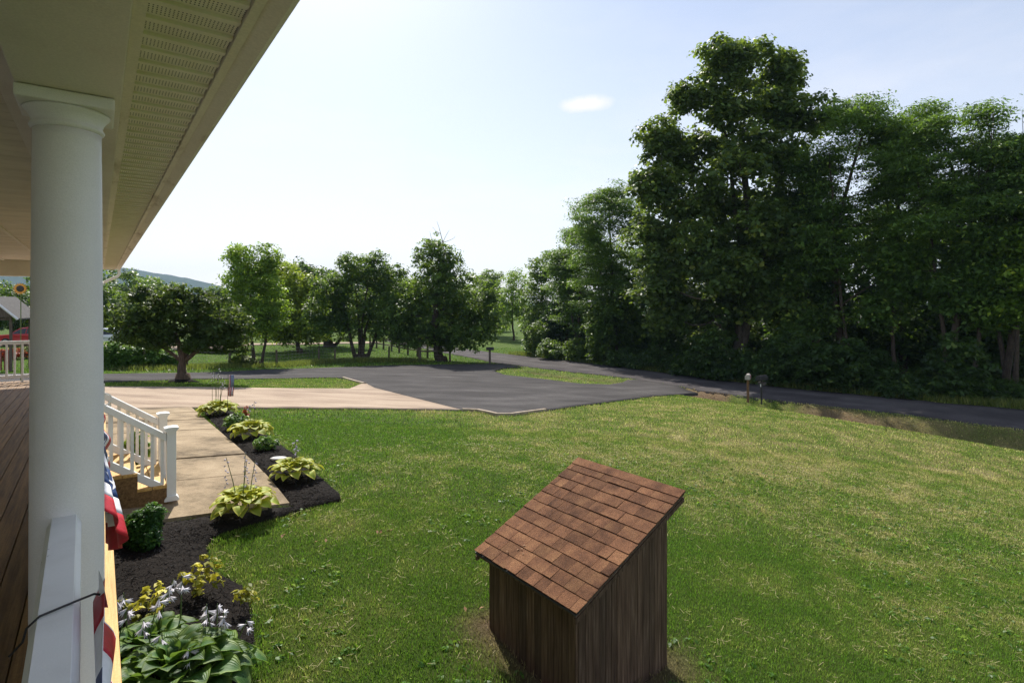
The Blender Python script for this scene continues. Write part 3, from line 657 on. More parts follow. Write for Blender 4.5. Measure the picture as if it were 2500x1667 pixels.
def stair_rail(label, p):
    r = empty('stair_railing', (0, 0, 0), AP); tag(r, label, 'railing')
    pq, ztop = .69, -1.455
    pb = gz - .01
    pst = MB().box((pq - .048, p - .048, pb), (pq + .048, p + .048, ztop - .05)).build('newel_post', M['vinyl'], r, bevel=.004)
    MB().prism([(-.048, 0), (.048, 0), (.072, .03), (.072, .042), (.03, .05), (-.03, .05), (-.072, .042), (-.072, .03)], -.072, .072, 'Y', Matrix.Translation((pq, p, ztop - .0495))).build('post_cap', M['vinyl'], r)
    MB().prism([(-.075, 0), (.075, 0), (.075, .022), (.0485, .055), (-.0485, .055), (-.075, .022)], -.075, .075, 'Y', Matrix.Translation((pq, p, pb + .003))).build('post_base', M['vinyl'], r)
    s = .70
    q0, q1 = -.08, pq - .05
    zt = lambda q: -1.535 - s * (q - q1)
    def bar(nm, q0, q1, za, h, w):
        vs = [(q, p + sg * w, za(q) - hh) for q in (q0, q1) for sg in (-1, 1) for hh in (0, h)]
        MB().add(vs, [(0, 2, 3, 1), (4, 5, 7, 6), (0, 4, 6, 2), (1, 3, 7, 5), (0, 1, 5, 4), (2, 6, 7, 3)]).build(nm, M['vinyl'], r, bevel=.006)
    bar('top_rail', q0, q1, zt, .085, .042); bar('bottom_rail', q0 + .10, q1, lambda q: zt(q) - .60, .10, .024)
    n = 7
    for k in range(n):
        q = q0 + .10 + (q1 - q0 - .14) * k / (n - 1)
        MB().box((q - .017, p - .017, zt(q) - .61), (q + .017, p + .017, zt(q) - .07)).build('baluster', M['vinyl'], r)
stair_rail('white stair railing with capped newel post at near edge of the steps', SP0)
stair_rail('white stair railing with capped newel post on far side of the steps', SP1 - .02)

# ================================================================== BUNTING
def bunting(name, label, qa, p0, p1, ztop, drop, seed, wind=.0):
    """pleated half-round fan: red outer band, white, blue with stars"""
    r = empty(name, (0, 0, 0), AP); tag(r, label, 'bunting'); rg = random.Random(seed); ph = rg.uniform(0, 6)
    c, Rr = (p0 + p1) / 2, abs(p1 - p0) / 2
    def P(t, th, lift=0.0):
        rad = t * Rr; along = c - rad * math.cos(th); dn = drop * t * math.sin(th)
        bil = wind * math.sin(min(1, dn / drop) * math.pi * .62) * (.6 + .4 * math.sin(th * 3 + ph)) + .018 * t * math.sin(th * 22 + ph) + .03 * t * math.sin(th * 5 + 2 * ph) * math.sin(th)
        return (qa + .006 + bil + .05 * t * math.sin(th) + lift, along, ztop - dn)
    nth = 110
    ts = .27 if seed % 2 else .575
    two = (('red_centre', .0, .27, 'red', 4), ('white_band', .27, .44, 'flag_white', 4), ('blue_field', .44, .70, 'blue', 5), ('white_band', .70, .83, 'flag_white', 3), ('red_band', .83, 1.0, 'red', 4))
    for nm, t0, t1, mt, nr in two if seed % 2 == 0 else (('blue_field', .0, .40, 'blue', 6), ('white_band', .40, .70, 'flag_white', 5), ('red_band', .70, .985, 'red', 5), ('hem', .985, 1.0, 'flag_white' if seed % 2 else 'red', 1)):
        vs = []; fs = []
        for i in range(nr + 1):
            for j in range(nth + 1): vs.append(P(t0 + (t1 - t0) * i / nr, math.pi * j / nth))
        for i in range(nr):
            for j in range(nth): a = i * (nth + 1) + j; fs.append((a, a + 1, a + nth + 2, a + nth + 1))
        o = MB().add(vs, fs).build(nm, M[mt], r, smooth=True)
        if nm == 'blue_field': bf = o
        so = o.modifiers.new('thickness', 'SOLIDIFY'); so.thickness = .0012
    ns = 7 if seed % 2 else 13
    for k in range(ns):
        th = math.pi * (k + .8) / (ns + .6); vs = []
        for j in range(10):
            rr = ((.062 if seed % 2 else .085) if j % 2 == 0 else .028) / Rr; aa = 2 * math.pi * j / 10 + k
            vs.append(P(ts + rr * math.cos(aa), th + rr * math.sin(aa) / ts, .004))
        vs.append(P(ts, th, .004)); MB().add(vs, [(10, j, (j + 1) % 10) for j in range(10)]).build('star', M['flag_white'], bf)
    return r, P
b1, P1 = bunting('bunting', 'red white and blue star bunting tied to the near railing top', -.005, .35, 1.86, ZR + .012, .62, 1, wind=.03)
MB().add([(.001, 1.87, ZR + .035), (.001, 1.78, ZR - .03), (.02, 1.70, ZR + .0), (.01, 1.80, ZR + .028)], [(0, 1, 2, 3)]).build('corner_tab', M['flag_white'], b1)
MB().tube([(.004, 1.795, ZR - .003), (-.008, 1.79, ZR + .0045), (-.042, 1.775, ZR + .0045), (-.112, 1.74, ZR + .0045), (-.135, 1.73, ZR - .012), (-.142, 1.725, ZR - .04), (-.165, 1.715, ZR - .06)], .0028, 6).build('strap', M['black'], b1)
b2, P2 = bunting('bunting', 'red white and blue star bunting hanging past the near column', -.02, 3.05, 5.35, ZR + .0, .64, 2, wind=.075)

# ================================================================== WELL HOUSE
shed = empty('well_house', (SHED_F[0], SHED_F[1], 0), SHED_ROT); tag(shed, 'small weathered board well house with sloping brown shingle roof on the lawn', 'shed')
zb, zl, zh = -3.16, -2.201, -1.604            # local X: up-slope, local Y: along the low eave
o1, o2, o3 = .093, .117, .094
def rz_(x): return zl + (zh - zl) * (x + o1) / (SHED_L + o1 + o2)
rg = random.Random(4)
def wall_boards(n, L_, place):
    ws = [rg.uniform(.8, 1.2) for _ in range(n)]; s = sum(ws); a = 0
    for w_ in ws:
        b = a + w_ / s * L_; place(a + .0022, b - .0022, rg.uniform(0, .004)); a = b
def shed_board(lo, hi, za, zb_):
    """upright board whose top follows the roof (za at its low side, zb_ at its high side)"""
    (x0, y0, z0), (x1, y1) = lo, hi
    vs = [(x0, y0, z0), (x1, y0, z0), (x1, y1, z0), (x0, y1, z0), (x0, y0, za), (x1, y0, zb_), (x1, y1, zb_), (x0, y1, za)]
    MB().add(vs, [(0, 3, 2, 1), (4, 5, 6, 7), (0, 1, 5, 4), (1, 2, 6, 5), (2, 3, 7, 6), (3, 0, 4, 7)]).build('board', M['board'], shed)
th = .022
wall_boards(13, SHED_W, lambda a, b, j: shed_board((-j, a, zb), (th - j, b), rz_(0) - .05, rz_(0) - .05))
wall_boards(14, SHED_L - th, lambda a, b, j: shed_board((a + th, -j - .002, zb), (b + th, th - j), rz_(a + th) - .05, rz_(b + th) - .05))
wall_boards(9, SHED_L - th, lambda a, b, j: shed_board((a + th, SHED_W - th, zb), (b + th, SHED_W + j), rz_(a + th) - .05, rz_(b + th) - .05))
wall_boards(9, SHED_W - 2 * th, lambda a, b, j: shed_board((SHED_L - th, a + th, zb), (SHED_L + j, b + th), rz_(SHED_L) - .05, rz_(SHED_L) - .05))
def roofbox(x0, x1, y0, y1, d0, d1):
    return MB().add([(x, y, rz_(x) + d) for d in (d0, d1) for x, y in ((x0, y0), (x1, y0), (x1, y1), (x0, y1))], [(0, 3, 2, 1), (4, 5, 6, 7), (0, 1, 5, 4), (1, 2, 6, 5), (2, 3, 7, 6), (3, 0, 4, 7)])
roofbox(-o1 + .012, SHED_L + o2 - .012, -o3 + .012, SHED_W + o3 - .012, -.045, -.022).build('roof_board', M['board'], shed)
roofbox(-o1 + .002, SHED_L + o2 - .004, -o3 + .002, SHED_W + o3 - .002, -.0215, -.012).build('drip_edge', M['drip'], shed)
roofbox(-o1 + .006, SHED_L + o2, -o3 + .004, -o3 + .030, -.082, -.0455).build('barge_board', M['board'], shed)
roofbox(-o1 + .006, SHED_L + o2, SHED_W + o3 - .030, SHED_W + o3 - .004, -.082, -.0455).build('barge_board', M['board'], shed)
ncr = 11; span = SHED_L + o1 + o2 - .05; ex = span / ncr
for c in range(ncr):
    x0 = -o1 + c * ex; y = -o3 - .006; off = (c % 3) * .07 + rg.uniform(0, .05); first = True
    while y < SHED_W + o3 - .02:
        w_ = rg.choice([.10, .125, .15, .17, .19]) if not first else .05 + off; first = False
        y1 = min(y + w_, SHED_W + o3 + .006)
        if SHED_W + o3 - y1 < .04: y1 = SHED_W + o3 + .006
        l = rg.uniform(0, .0035) + (.005 if rg.random() < .16 else 0); dx = rg.uniform(-.002, .002); x1 = min(x0 + ex + .055, SHED_L + o2)
        vs = []
        for d in (0, 1):
            for (xx, yy) in ((x0 + dx, y + .0012), (x1, y + .0012), (x1, y1 - .0012), (x0 + dx, y1 - .0012)):
                lift = (.0035 + l if xx < x0 + ex * .5 else -.0065) ; vs.append((xx, yy, rz_(xx) + lift + (.005 if d else 0)))
        MB().add(vs, [(0, 3, 2, 1), (4, 5, 6, 7), (0, 1, 5, 4), (1, 2, 6, 5), (2, 3, 7, 6), (3, 0, 4, 7)]).build('shingle', M['shingle'], shed)
        y = y1
roofbox(SHED_L + o2 - .085, SHED_L + o2 + .004, -o3 - .006, SHED_W + o3 + .006, .006, .013).build('ridge_cap', M['shingle'], shed)
#SECTION3
# ================================================================== TREES
def leaf_cloud(rg, C, dirs_up, size, aspect, sig, per, flat=1.0, droop=.25):
    """C clump centres (n,3) -> domed sprays of rhombic leaves; returns verts, quads, per-leaf value"""
    n = len(C); N = n * per
    sg = np.repeat(sig * rg.uniform(.65, 1.35, n), per)
    v = rg.normal(size=(N, 3)); v /= np.linalg.norm(v, axis=1)[:, None]; v[:, 2] = np.where(v[:, 2] < -.35, -v[:, 2], v[:, 2])
    base = np.repeat(C, per, 0) + v * (sg * (.45 + .75 * rg.random(N)))[:, None] * np.array([1, 1, flat])
    nrm = v * .8 + np.array([0, 0, .75]) + rg.normal(0, .33, (N, 3)); nrm /= np.linalg.norm(nrm, axis=1)[:, None]
    d = np.cross(nrm, rg.normal(size=(N, 3))); d[:, 2] -= droop; d /= np.linalg.norm(d, axis=1)[:, None]
    s = np.cross(d, nrm); s /= np.linalg.norm(s, axis=1)[:, None] + 1e-9
    l = size * rg.uniform(.45, 1.55, N)[:, None]; w = l * aspect * rg.uniform(.75, 1.2, N)[:, None]
    a = base - d * l * .5; t = base + d * l * .5 - nrm * l * .12; m = base + nrm * l * .04
    V = np.stack([a, m + s * w * .5, t, m - s * w * .5], 1).reshape(-1, 3)
    Q = np.arange(N * 4).reshape(N, 4)
    cv = np.repeat(rg.normal(.42, .25, n), per) + rg.normal(0, .2, N)
    return V, Q, np.clip(cv, 0, 1)
def _gapnoise(P, s, k):
    return (np.sin(P[:, 0] / s * 2.1 + k) * np.sin(P[:, 1] / s * 1.9 + 2 * k) + np.sin(P[:, 2] / s * 2.3 + 3 * k) * np.sin((P[:, 0] + P[:, 1]) / s * 1.3 + k)) * .5
def crown_points(rg, lobes, n, gap=-.35, gscale=1.2, shell=.5):
    lb = np.array(lobes); vol = (lb[:, 3] * lb[:, 4] * lb[:, 5]) ** .72; pr = vol / vol.sum()
    out = []; tot = 0; k = rg.uniform(0, 6)
    for _ in range(40):
        i = rg.choice(len(lb), n, p=pr); v = rg.normal(size=(n, 3)); v /= np.linalg.norm(v, axis=1)[:, None]
        r = rg.random(n) ** shell
        P = lb[i, :3] + v * r[:, None] * lb[i, 3:]
        P = P[_gapnoise(P, gscale, k) > gap]; out.append(P); tot += len(P)
        if tot >= n: break
    return np.vstack(out)[:n]
def tubes_mesh(paths, n=6):
    mb = MB()
    for pts, r0, r1 in paths:
        m = len(pts); mb.tube(pts, [r0 + (r1 - r0) * (k / (m - 1)) ** .8 for k in range(m)], n, cap=True)
    return mb
def bent(rg, a, b, sag=.08, n=5):
    a, b = np.array(a, float), np.array(b, float); L_ = np.linalg.norm(b - a); k1 = rg.normal(0, sag * L_, 3); out = []
    for i in range(n + 1):
        t = i / n; out.append(tuple(a + (b - a) * t + k1 * math.sin(math.pi * t) + rg.normal(0, sag * .12 * L_, 3) * (0 < i < n)))
    return out
def tree(name, label, cat, base, lobes, leaf, n, per, size, seed, stems=None, trunk_r=.16, bark='bark', aspect=.62, sig=.28, flat=.8, gap=-.35, gscale=1.1, group=None, droop=.25, shell=.5, twigs=26, dead=0, ground=True, top_frac=.72):
    """base: world point; lobes in metres relative to the base"""
    rg = np.random.default_rng(seed); root = empty(name, base); tag(root, label, cat, group)
    lb = np.array(lobes); topz = (lb[:, 2] + lb[:, 5]).max()
    C = crown_points(rg, lobes, n, gap, gscale, shell)
    V, Q, lv = leaf_cloud(rg, C, None, size, aspect, sig, per, flat, droop)
    me = arrays_mesh('crown', V, Q); fattr(me, 'lv', lv)
    tag(link('crown', me, LEAF[leaf], root), kind='stuff')
    paths = []
    if stems is None: stems = [((0, 0), (float(np.average(lb[:, 0])), float(np.average(lb[:, 1])), topz * top_frac), trunk_r)]
    for st_, tip, r in stems:
        sx, sy = st_[:2]; z0 = st_[2] if len(st_) > 2 else -.25
        tp = bent(rg, (sx, sy, z0), tip, .035, 9); paths.append((tp, r, r * .28))
        if z0 < 0: paths.append(([(sx, sy, -.25), (sx * .97, sy * .97, .35)], r * 1.45, r * .98))
    o = tubes_mesh(paths, 9).build('trunk', M[bark], root, smooth=True)
    br = []; allt = [(np.array(q), r) for (pts, r0, r1) in paths if len(pts) > 4 for q, r in [(pts[j], r0 + (r1 - r0) * j / (len(pts) - 1)) for j in range(3, len(pts))]]
    AT = np.array([a for a, r in allt])
    for c in lb:
        tgt = c[:3] + rg.normal(0, .2, 3) * c[3:]
        cand = np.linalg.norm(AT - (tgt - np.array([0, 0, max(.3, .35 * np.hypot(*(tgt[:2] - AT.mean(0)[:2])))])), axis=1); j = int(np.argmin(cand))
        r = allt[j][1]; br.append((bent(rg, AT[j], tgt, .10), r * .55, max(.012, r * .16)))
        for t in range(max(1, twigs // len(lb))):
            v = rg.normal(size=3); v /= np.linalg.norm(v); e = c[:3] + v * c[3:] * rg.uniform(.6, .98)
            br.append((bent(rg, tgt, e, .12, 4), max(.012, r * .2), .006))
    for t in range(dead):
        a = AT[-1 - (t % 3)]; e = np.array([a[0] + rg.normal(0, .9), a[1] + rg.normal(0, .6), topz * rg.uniform(.98, 1.09)])
        pth = bent(rg, a, e, .09, 6); br.append((pth, .05, .008)); m_ = np.array(pth[4]); br.append((bent(rg, m_, m_ + np.array([rg.normal(0, .5), 0, .5]), .2, 3), .02, .006))
    tag(tubes_mesh(br, 5).build('limbs', M[bark], root, smooth=True), kind='stuff')
    return root
def px_lobes(base, d, L_, deep=1.0, wide=1.13):
    """lobes given as seen (u, v, half-width, half-height[, depth offset m]) at distance d, turned into metres about the base"""
    out = []
    for k, l in enumerate(L_):
        u, v, a, b = l[:4]; P = at(u, v, d) - Vector(base); rx, rz = wide * a / FPX * d, 1.05 * b / FPX * d
        dy = l[4] if len(l) > 4 else (((k * 7) % 5) - 2) * .22 * rx
        out.append((P.x, P.y + dy, P.z, rx, (rx * .55 + rz * .45) * deep, rz))
    return out
def gbase(u, d):
    x = (u - CX) / FPX * d; return Vector((x, d, float(T(x, d))))

# the small garden trees beyond the drive
bA = gp(420, 877)
dA = bA.y
tree('crabapple_tree', 'spreading small crabapple tree with single trunk in a ring of dark mulch', 'tree', bA,
     px_lobes(bA, dA, [(330, 735, 62, 42), (405, 720, 62, 55), (470, 735, 60, 52), (530, 752, 40, 42), (300, 770, 40, 30), (380, 770, 60, 30), (470, 785, 62, 28), (535, 800, 34, 26), (410, 668, 14, 36), (450, 685, 14, 28), (340, 690, 30, 26), (500, 700, 26, 22), (365, 790, 34, 18)]),
     'crab', 760, 32, .15, 21, stems=[((0, 0), (0.04, 0, 1.35), .25), ((.02, 0, .75), (-.45, .1, 2.3), .15), ((0.03, 0, .8), (1.5, -.1, 1.95), .11), ((0.03, 0, .85), (.4, .3, 2.6), .12), ((0, 0, .8), (-1.3, 0, 1.8), .09)], bark='bark_crab', sig=.26, gap=-.4, gscale=.7, aspect=.5)
ring = [(bA.x + .55 * math.cos(a) * (1 + .1 * math.sin(3 * a)), bA.y + .55 * math.sin(a)) for a in np.linspace(0, 2 * np.pi, 22)[:-1]]
sheet('mulch_ring', ring, M['mulch'], .025, .18, .015, crown=lambda x, y: .14 * sstep(.6, .1, np.hypot(x - bA.x, y - bA.y)))

bB = gp(592, 842); dB = bB.y
tree('young_ash_tree', 'tall bright green twin-stemmed tree beside the wire fence', 'tree', bB,
     px_lobes(bB, dB, [(572, 612, 42, 42), (610, 600, 34, 36), (552, 660, 46, 42), (605, 668, 48, 50), (545, 715, 42, 40), (590, 745, 48, 44), (560, 775, 42, 26), (540, 585, 14, 26), (628, 720, 44, 44)]),
     'bright', 860, 30, .17, 22, stems=[((-.15, 0), (-.5, .2, 5.2), .14), ((.18, 0), (.75, 0, 4.0), .11)], sig=.36, gap=-.35, gscale=.9, aspect=.5)
bB2 = gbase(690, 45)
tree('yellow_green_tree', 'round yellow-green tree standing in the field behind the wire fence', 'tree', bB2,
     px_lobes(bB2, 45, [(668, 650, 50, 42), (702, 690, 50, 52), (645, 710, 56, 56), (715, 740, 44, 46), (670, 768, 76, 30), (636, 632, 34, 30), (625, 755, 44, 36)]),
     'lime', 1050, 30, .21, 23, trunk_r=.2, sig=.46, gap=-.5, aspect=.55)
bC = gp(830, 823); dC = bC.y
tree('spreading_maple', 'dark vase-shaped tree with five stems fanning from one base in the field', 'tree', bC,
     px_lobes(bC, dC, [(770, 655, 46, 42), (830, 630, 54, 46), (885, 645, 44, 42), (760, 710, 44, 40), (835, 700, 70, 48), (905, 705, 34, 48), (790, 750, 56, 32), (870, 755, 60, 32), (740, 735, 36, 34), (925, 735, 30, 38), (800, 605, 26, 22), (860, 600, 22, 24)]),
     'maple', 980, 30, .20, 24, stems=[((-.4, 0), (-1.5, .3, 4.6), .17), ((-.15, .1), (-.5, .2, 5.2), .16), ((.1, 0), (.5, -.1, 5.3), .16), ((.3, 0), (1.6, .2, 4.4), .16), ((.05, .1), (1.0, .8, 4.8), .14)], sig=.42, gap=-.35, gscale=1.0, aspect=.55)
bC2 = gbase(757, 52)
tree('old_field_tree', 'thick-trunked dark tree in the field, leaning limb to one side', 'tree', bC2,
     px_lobes(bC2, 52, [(725, 680, 48, 44), (770, 690, 52, 52), (740, 735, 56, 34), (800, 730, 44, 36), (700, 640, 26, 30)]),
     'dark', 760, 28, .25, 25, stems=[((0, 0), (-.2, 0, 4.6), .52), ((.1, 0), (2.3, 0, 3.2), .2)], sig=.55, gap=-.5, aspect=.55)
bD = gp(1014, 829); dD = bD.y
tree('pear_tree', 'dense broad tree with a tall pointed top at the corner of the rail fence', 'tree', bD,
     px_lobes(bD, dD, [(1000, 575, 26, 40), (1030, 605, 30, 36), (985, 625, 44, 40), (1035, 660, 58, 50), (970, 690, 62, 50), (922, 738, 50, 46), (1015, 735, 80, 58), (1090, 722, 54, 62), (945, 772, 60, 30), (1115, 750, 40, 40), (1070, 775, 62, 32), (1015, 790, 66, 20), (1120, 690, 22, 44), (962, 590, 10, 24)]),
     'maple', 1550, 30, .19, 26, trunk_r=.38, sig=.40, gap=-.45, gscale=1.0, aspect=.55, dead=3, top_frac=.8)

# belt of tall trees along the far side of the road
bS = gbase(1685, 34.5)
tree('sycamore_tree', 'huge sycamore towering over the road with pale limbs showing through', 'tree', bS,
     px_lobes(bS, 34.5, [(1650, 160, 62, 50), (1720, 140, 60, 46), (1795, 165, 62, 50), (1590, 235, 56, 50), (1660, 420, 60, 60, -2.2), (1720, 540, 70, 60, -2.6), (1640, 640, 70, 60, -2.6), (1760, 690, 60, 50, -2.4), (1670, 250, 80, 60), (1775, 255, 70, 56), (1850, 285, 66, 46), (1520, 330, 62, 54), (1610, 350, 80, 60), (1720, 360, 90, 62), (1830, 380, 74, 50), (1495, 430, 56, 50), (1580, 460, 80, 56), (1690, 480, 92, 60), (1790, 480, 66, 52),
                         (1490, 540, 56, 52), (1580, 580, 80, 60), (1690, 600, 92, 62), (1790, 600, 60, 52), (1500, 650, 62, 56), (1600, 700, 92, 56), (1710, 700, 80, 50), (1540, 740, 62, 40), (1660, 770, 80, 40)], .8, 1.06),
     'syc', 2850, 38, .24, 31, stems=[((0, 0), (.6, .2, 14.5), .50), ((.1, 0), (3.2, .3, 13), .30), ((-.1, 0), (-3.2, -.2, 10.5), .28), ((-.1, .1), (-.8, 0, 15.8), .26)], bark='bark_pale', sig=.56, gap=-.27, gscale=1.3, aspect=.8, twigs=70)
def locust(u, d, top, hw, label, seed, lean=0.0, dense=1.0, dead=0, low=.42, group=None, leaf='locust', n=2900):
    b = gbase(u, d); rg = random.Random(seed); H = at(u, top, d).z - b.z; W = hw / FPX * d; lob = []
    for k in range(13):
        f = low + (1 - low) * (k + .4) / 13; rr = W * (1.0 - .62 * abs(f - .62) / .62) * rg.uniform(.7, 1.1); s = (-1) ** k * rg.uniform(.15, .75)
        lob.append((s * W * .8 + lean * f, rg.uniform(-.5, .5) * W, H * f, rr * .75, rr * .75, H * .060 * rg.uniform(.8, 1.4)))
    lob.append((lean * .9 + rg.uniform(-.2, .2) * W, 0, H * .95, W * .42, W * .42, H * .05)); lob.append((lean + rg.uniform(-.5, .5) * W, 0, H * .90, W * .4, W * .4, H * .05))
    return tree('locust_tree', label, 'tree', b, lob, leaf, int(n * dense * .42), 34, .17, seed, trunk_r=.22, aspect=.40, sig=.62, flat=.34, gap=-.5, droop=.12, twigs=44, dead=dead, group=group, top_frac=.88,
                stems=[((0, 0), (lean * .95, 0, H * .88), .21 * H / 14), ((.1, 0), (lean * .6 + rg.choice((-1, 1)) * W * .5, .3, H * .78), .13)])
locust(1400, 42, 432, 100, 'tall feathery locust beside the sycamore towards the open field', 41, dense=1.25, low=.25)
locust(1330, 46, 520, 72, 'slim feathery locust between the open verge and the taller locust', 42, low=.2)
locust(1960, 30.3, 238, 120, 'locust with forked dark trunk standing next to the sycamore', 43, lean=.5, low=.35)
locust(2075, 31, 262, 95, 'slender locust behind the forked-trunk locust', 44, low=.3)
locust(2170, 27.6, 268, 110, 'locust with the thickest dark trunk on the shady stretch of road', 45, low=.30, dense=1.15)
locust(2310, 26.3, 312, 120, 'locust topped with bare dead branches', 46, low=.32, dense=1.15, dead=6, lean=.3)
locust(2480, 24.8, 285, 130, 'locust leaning over the road past the dead-topped one', 47, low=.3, lean=-.6)
locust(2390, 30, 330, 90, 'locust set back behind the dead-topped one', 48, low=.3)
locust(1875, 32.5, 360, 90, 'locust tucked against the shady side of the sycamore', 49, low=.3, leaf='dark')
def bushy(u, d, lobes, label, seed, leaf='maple', n=900, name='roadside_tree', group=None, size=.24, trunk_r=.14, per=12, gap=-.5):
    b = gbase(u, d); return tree(name, label, 'tree', b, px_lobes(b, d, lobes), leaf, int(n * .45), int(per * 2.5), size * .88, seed, trunk_r=trunk_r, sig=.5, gap=gap, aspect=.6, group=group)
bushy(1250, 54, [(1245, 620, 34, 36), (1240, 680, 44, 44), (1262, 735, 40, 40), (1225, 740, 30, 36)], 'mid-height tree at the open end of the tree belt', 51)
bushy(1300, 49, [(1290, 610, 26, 40), (1305, 680, 40, 50), (1285, 740, 36, 40), (1325, 750, 34, 40)], 'narrow dark tree with bare twigs at the open end of the belt', 52, leaf='dark')
bushy(1180, 66, [(1180, 655, 34, 34), (1165, 700, 36, 36), (1200, 720, 34, 40), (1150, 740, 26, 30)], 'pale leafy tree over the bend of the road', 53, leaf='bright', n=800)
bushy(1125, 74, [(1130, 650, 26, 30), (1110, 690, 36, 36), (1140, 720, 30, 36)], 'distant tree just showing beside the pointed-top tree', 54)
bushy(1420, 40.5, [(1410, 700, 44, 44), (1395, 755, 46, 44), (1440, 770, 44, 40)], 'leafy understorey tree under the tall feathery locust', 55, n=800)
bushy(1850, 31.5, [(1850, 570, 50, 44), (1830, 640, 56, 48), (1880, 680, 50, 44), (1850, 740, 60, 40)], 'leafy understorey tree on the shady side of the sycamore', 56, n=1000)
bushy(2060, 29, [(2050, 600, 44, 36), (2080, 660, 52, 40), (2040, 720, 50, 40)], 'leafy understorey tree between the forked and slender locusts', 57, leaf='locust', n=700)
bushy(2235, 26.8, [(2230, 560, 44, 34), (2260, 620, 56, 40), (2220, 690, 50, 44), (2280, 730, 50, 40)], 'leafy understorey tree before the dead-topped locust', 58, leaf='locust', n=900)
bushy(2330, 25.6, [(2330, 560, 46, 36), (2350, 640, 60, 44), (2320, 720, 50, 44)], 'bright understorey tree near the end of the shady road', 59, leaf='bright', n=700)
for k, (u, d, tp) in enumerate([(1480, 45, 540), (1570, 46, 500), (1660, 44, 520), (1760, 43, 500), (1900, 40, 500), (2010, 39, 470), (2120, 37, 490), (2230, 36, 460), (2340, 35, 480), (2450, 34, 470)]):
    rr = random.Random(k)
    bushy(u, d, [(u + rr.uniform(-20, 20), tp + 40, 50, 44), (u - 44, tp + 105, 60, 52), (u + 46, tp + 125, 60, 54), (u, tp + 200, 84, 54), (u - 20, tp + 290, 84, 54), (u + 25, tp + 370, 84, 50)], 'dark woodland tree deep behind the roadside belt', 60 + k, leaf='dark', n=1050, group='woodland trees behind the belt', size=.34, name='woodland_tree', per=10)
# trees along the far side of the field and behind the garden
for k, (u, d, top, hw, lf, lab) in enumerate([
    (300, 70, 618, 70, 'maple', 'large tree rising under the gutter end, in front of the ridge'), (245, 60, 650, 50, 'maple', 'tree beside the porch column hiding the ridge foot'), (350, 82, 640, 46, 'hedge', 'pale tree in front of the ridge slope'),
    (470, 90, 690, 50, 'dark', 'low dark tree below the ridge line'), (690, 95, 600, 36, 'dark', 'dark crown poking out above the yellow-green tree'), (745, 100, 622, 46, 'dark', 'dark crown behind the vase-shaped tree'),
    (900, 104, 618, 46, 'dark', 'dark tree between the vase-shaped and pointed trees'), (640, 85, 650, 50, 'dark', 'dark tree behind the yellow-green tree'), (30, 52, 652, 60, 'maple', 'leafy tree behind the garden pavilion'), (-40, 48, 640, 60, 'dark', 'dark tree at the end of the porch'),
    (520, 92, 662, 40, 'maple', 'far tree showing between the crabapple and the bright tree'), (845, 98, 628, 44, 'dark', 'far dark tree behind the vase-shaped crown'), (960, 100, 640, 40, 'maple', 'far tree behind the left flank of the pointed-top tree'), (1105, 92, 632, 34, 'maple', 'far tree straight behind the pointed-top tree by the road'), (95, 56, 640, 50, 'dark', 'tree hidden mostly by the near porch column'), (160, 58, 650, 50, 'maple', 'broad tree screened by the near porch column'), (560, 110, 680, 56, 'dark', 'distant dark tree low behind the bright twin-stemmed tree'), (1060, 110, 660, 40, 'dark', 'distant dark tree behind the pointed-top tree')]):
    b_ = gbase(u, d); vb = CY - FPX * b_.z / d; h = vb - top; rr = random.Random(90 + k)
    hw *= 1.35; lob = [(u + rr.uniform(-.2, .2) * hw, top + h * .16, hw * .5, h * .15), (u - hw * .45, top + h * .36, hw * .6, h * .2), (u + hw * .45, top + h * .38, hw * .6, h * .2), (u, top + h * .5, hw * .8, h * .22), (u - hw * .3, top + h * .72, hw * .7, h * .16), (u + hw * .35, top + h * .72, hw * .65, h * .16)]
    tree('field_tree', lab, 'tree', b_, px_lobes(b_, d, lob), lf, 420, 26, .36 * d / 80, 130 + k, trunk_r=.25, sig=.75 * d / 80, gap=-.5, gscale=1.6, aspect=.6)

# ================================================================== SHRUBS AND WEEDS
def shrub(name, label, base, lobes, leaf, n, per, size, seed, sig=.12, group=None, cat='shrub', aspect=.6, flat=.8, droop=.1, stems=6, sr=.02):
    rg = np.random.default_rng(seed); root = empty(name, base); tag(root, label, cat, group)
    C = crown_points(rg, lobes, n, -.75, .6, .42); C[:, 2] = np.maximum(C[:, 2], .02)
    V, Q, lv = leaf_cloud(rg, C, None, size, aspect, sig, per, flat, droop); V[:, 2] = np.maximum(V[:, 2], -.03)
    me = arrays_mesh('foliage', V, Q); fattr(me, 'lv', lv); tag(link('foliage', me, LEAF[leaf], root), kind='stuff')
    paths = [(bent(rg, (rg.normal(0, .05), rg.normal(0, .05), -.05), C[rg.integers(len(C))], .1, 4), sr, sr * .25) for _ in range(stems)]
    tubes_mesh(paths, 5).build('stems', M['bark'], root)
    return root
k = 0
for (u, v, hw, hh, lf, lab) in [
    (262, 848, 40, 62, 'hedge', 'leafy green shrub by the drive, partly behind the near column'), (322, 847, 46, 62, 'hedge', 'rounded green shrub on the drive verge under the crabapple'), (375, 846, 40, 46, 'hedge', 'low green shrub behind the crabapple trunk'),
    (556, 842, 26, 22, 'weed', 'scrubby bush at the foot of the bright twin-stemmed tree')]:
    b_ = gp(u, v); d = b_.y; w_, h_ = hw / FPX * d, hh / FPX * d
    shrub('garden_shrub', lab, b_, [(0, 0, h_ * .5, w_, w_ * .8, h_ * .5), (-w_ * .4, 0, h_ * .4, w_ * .7, w_ * .6, h_ * .42), (w_ * .4, .1, h_ * .45, w_ * .7, w_ * .6, h_ * .45)], lf, 260, 26, .13, 200 + k, sig=.2); k += 1
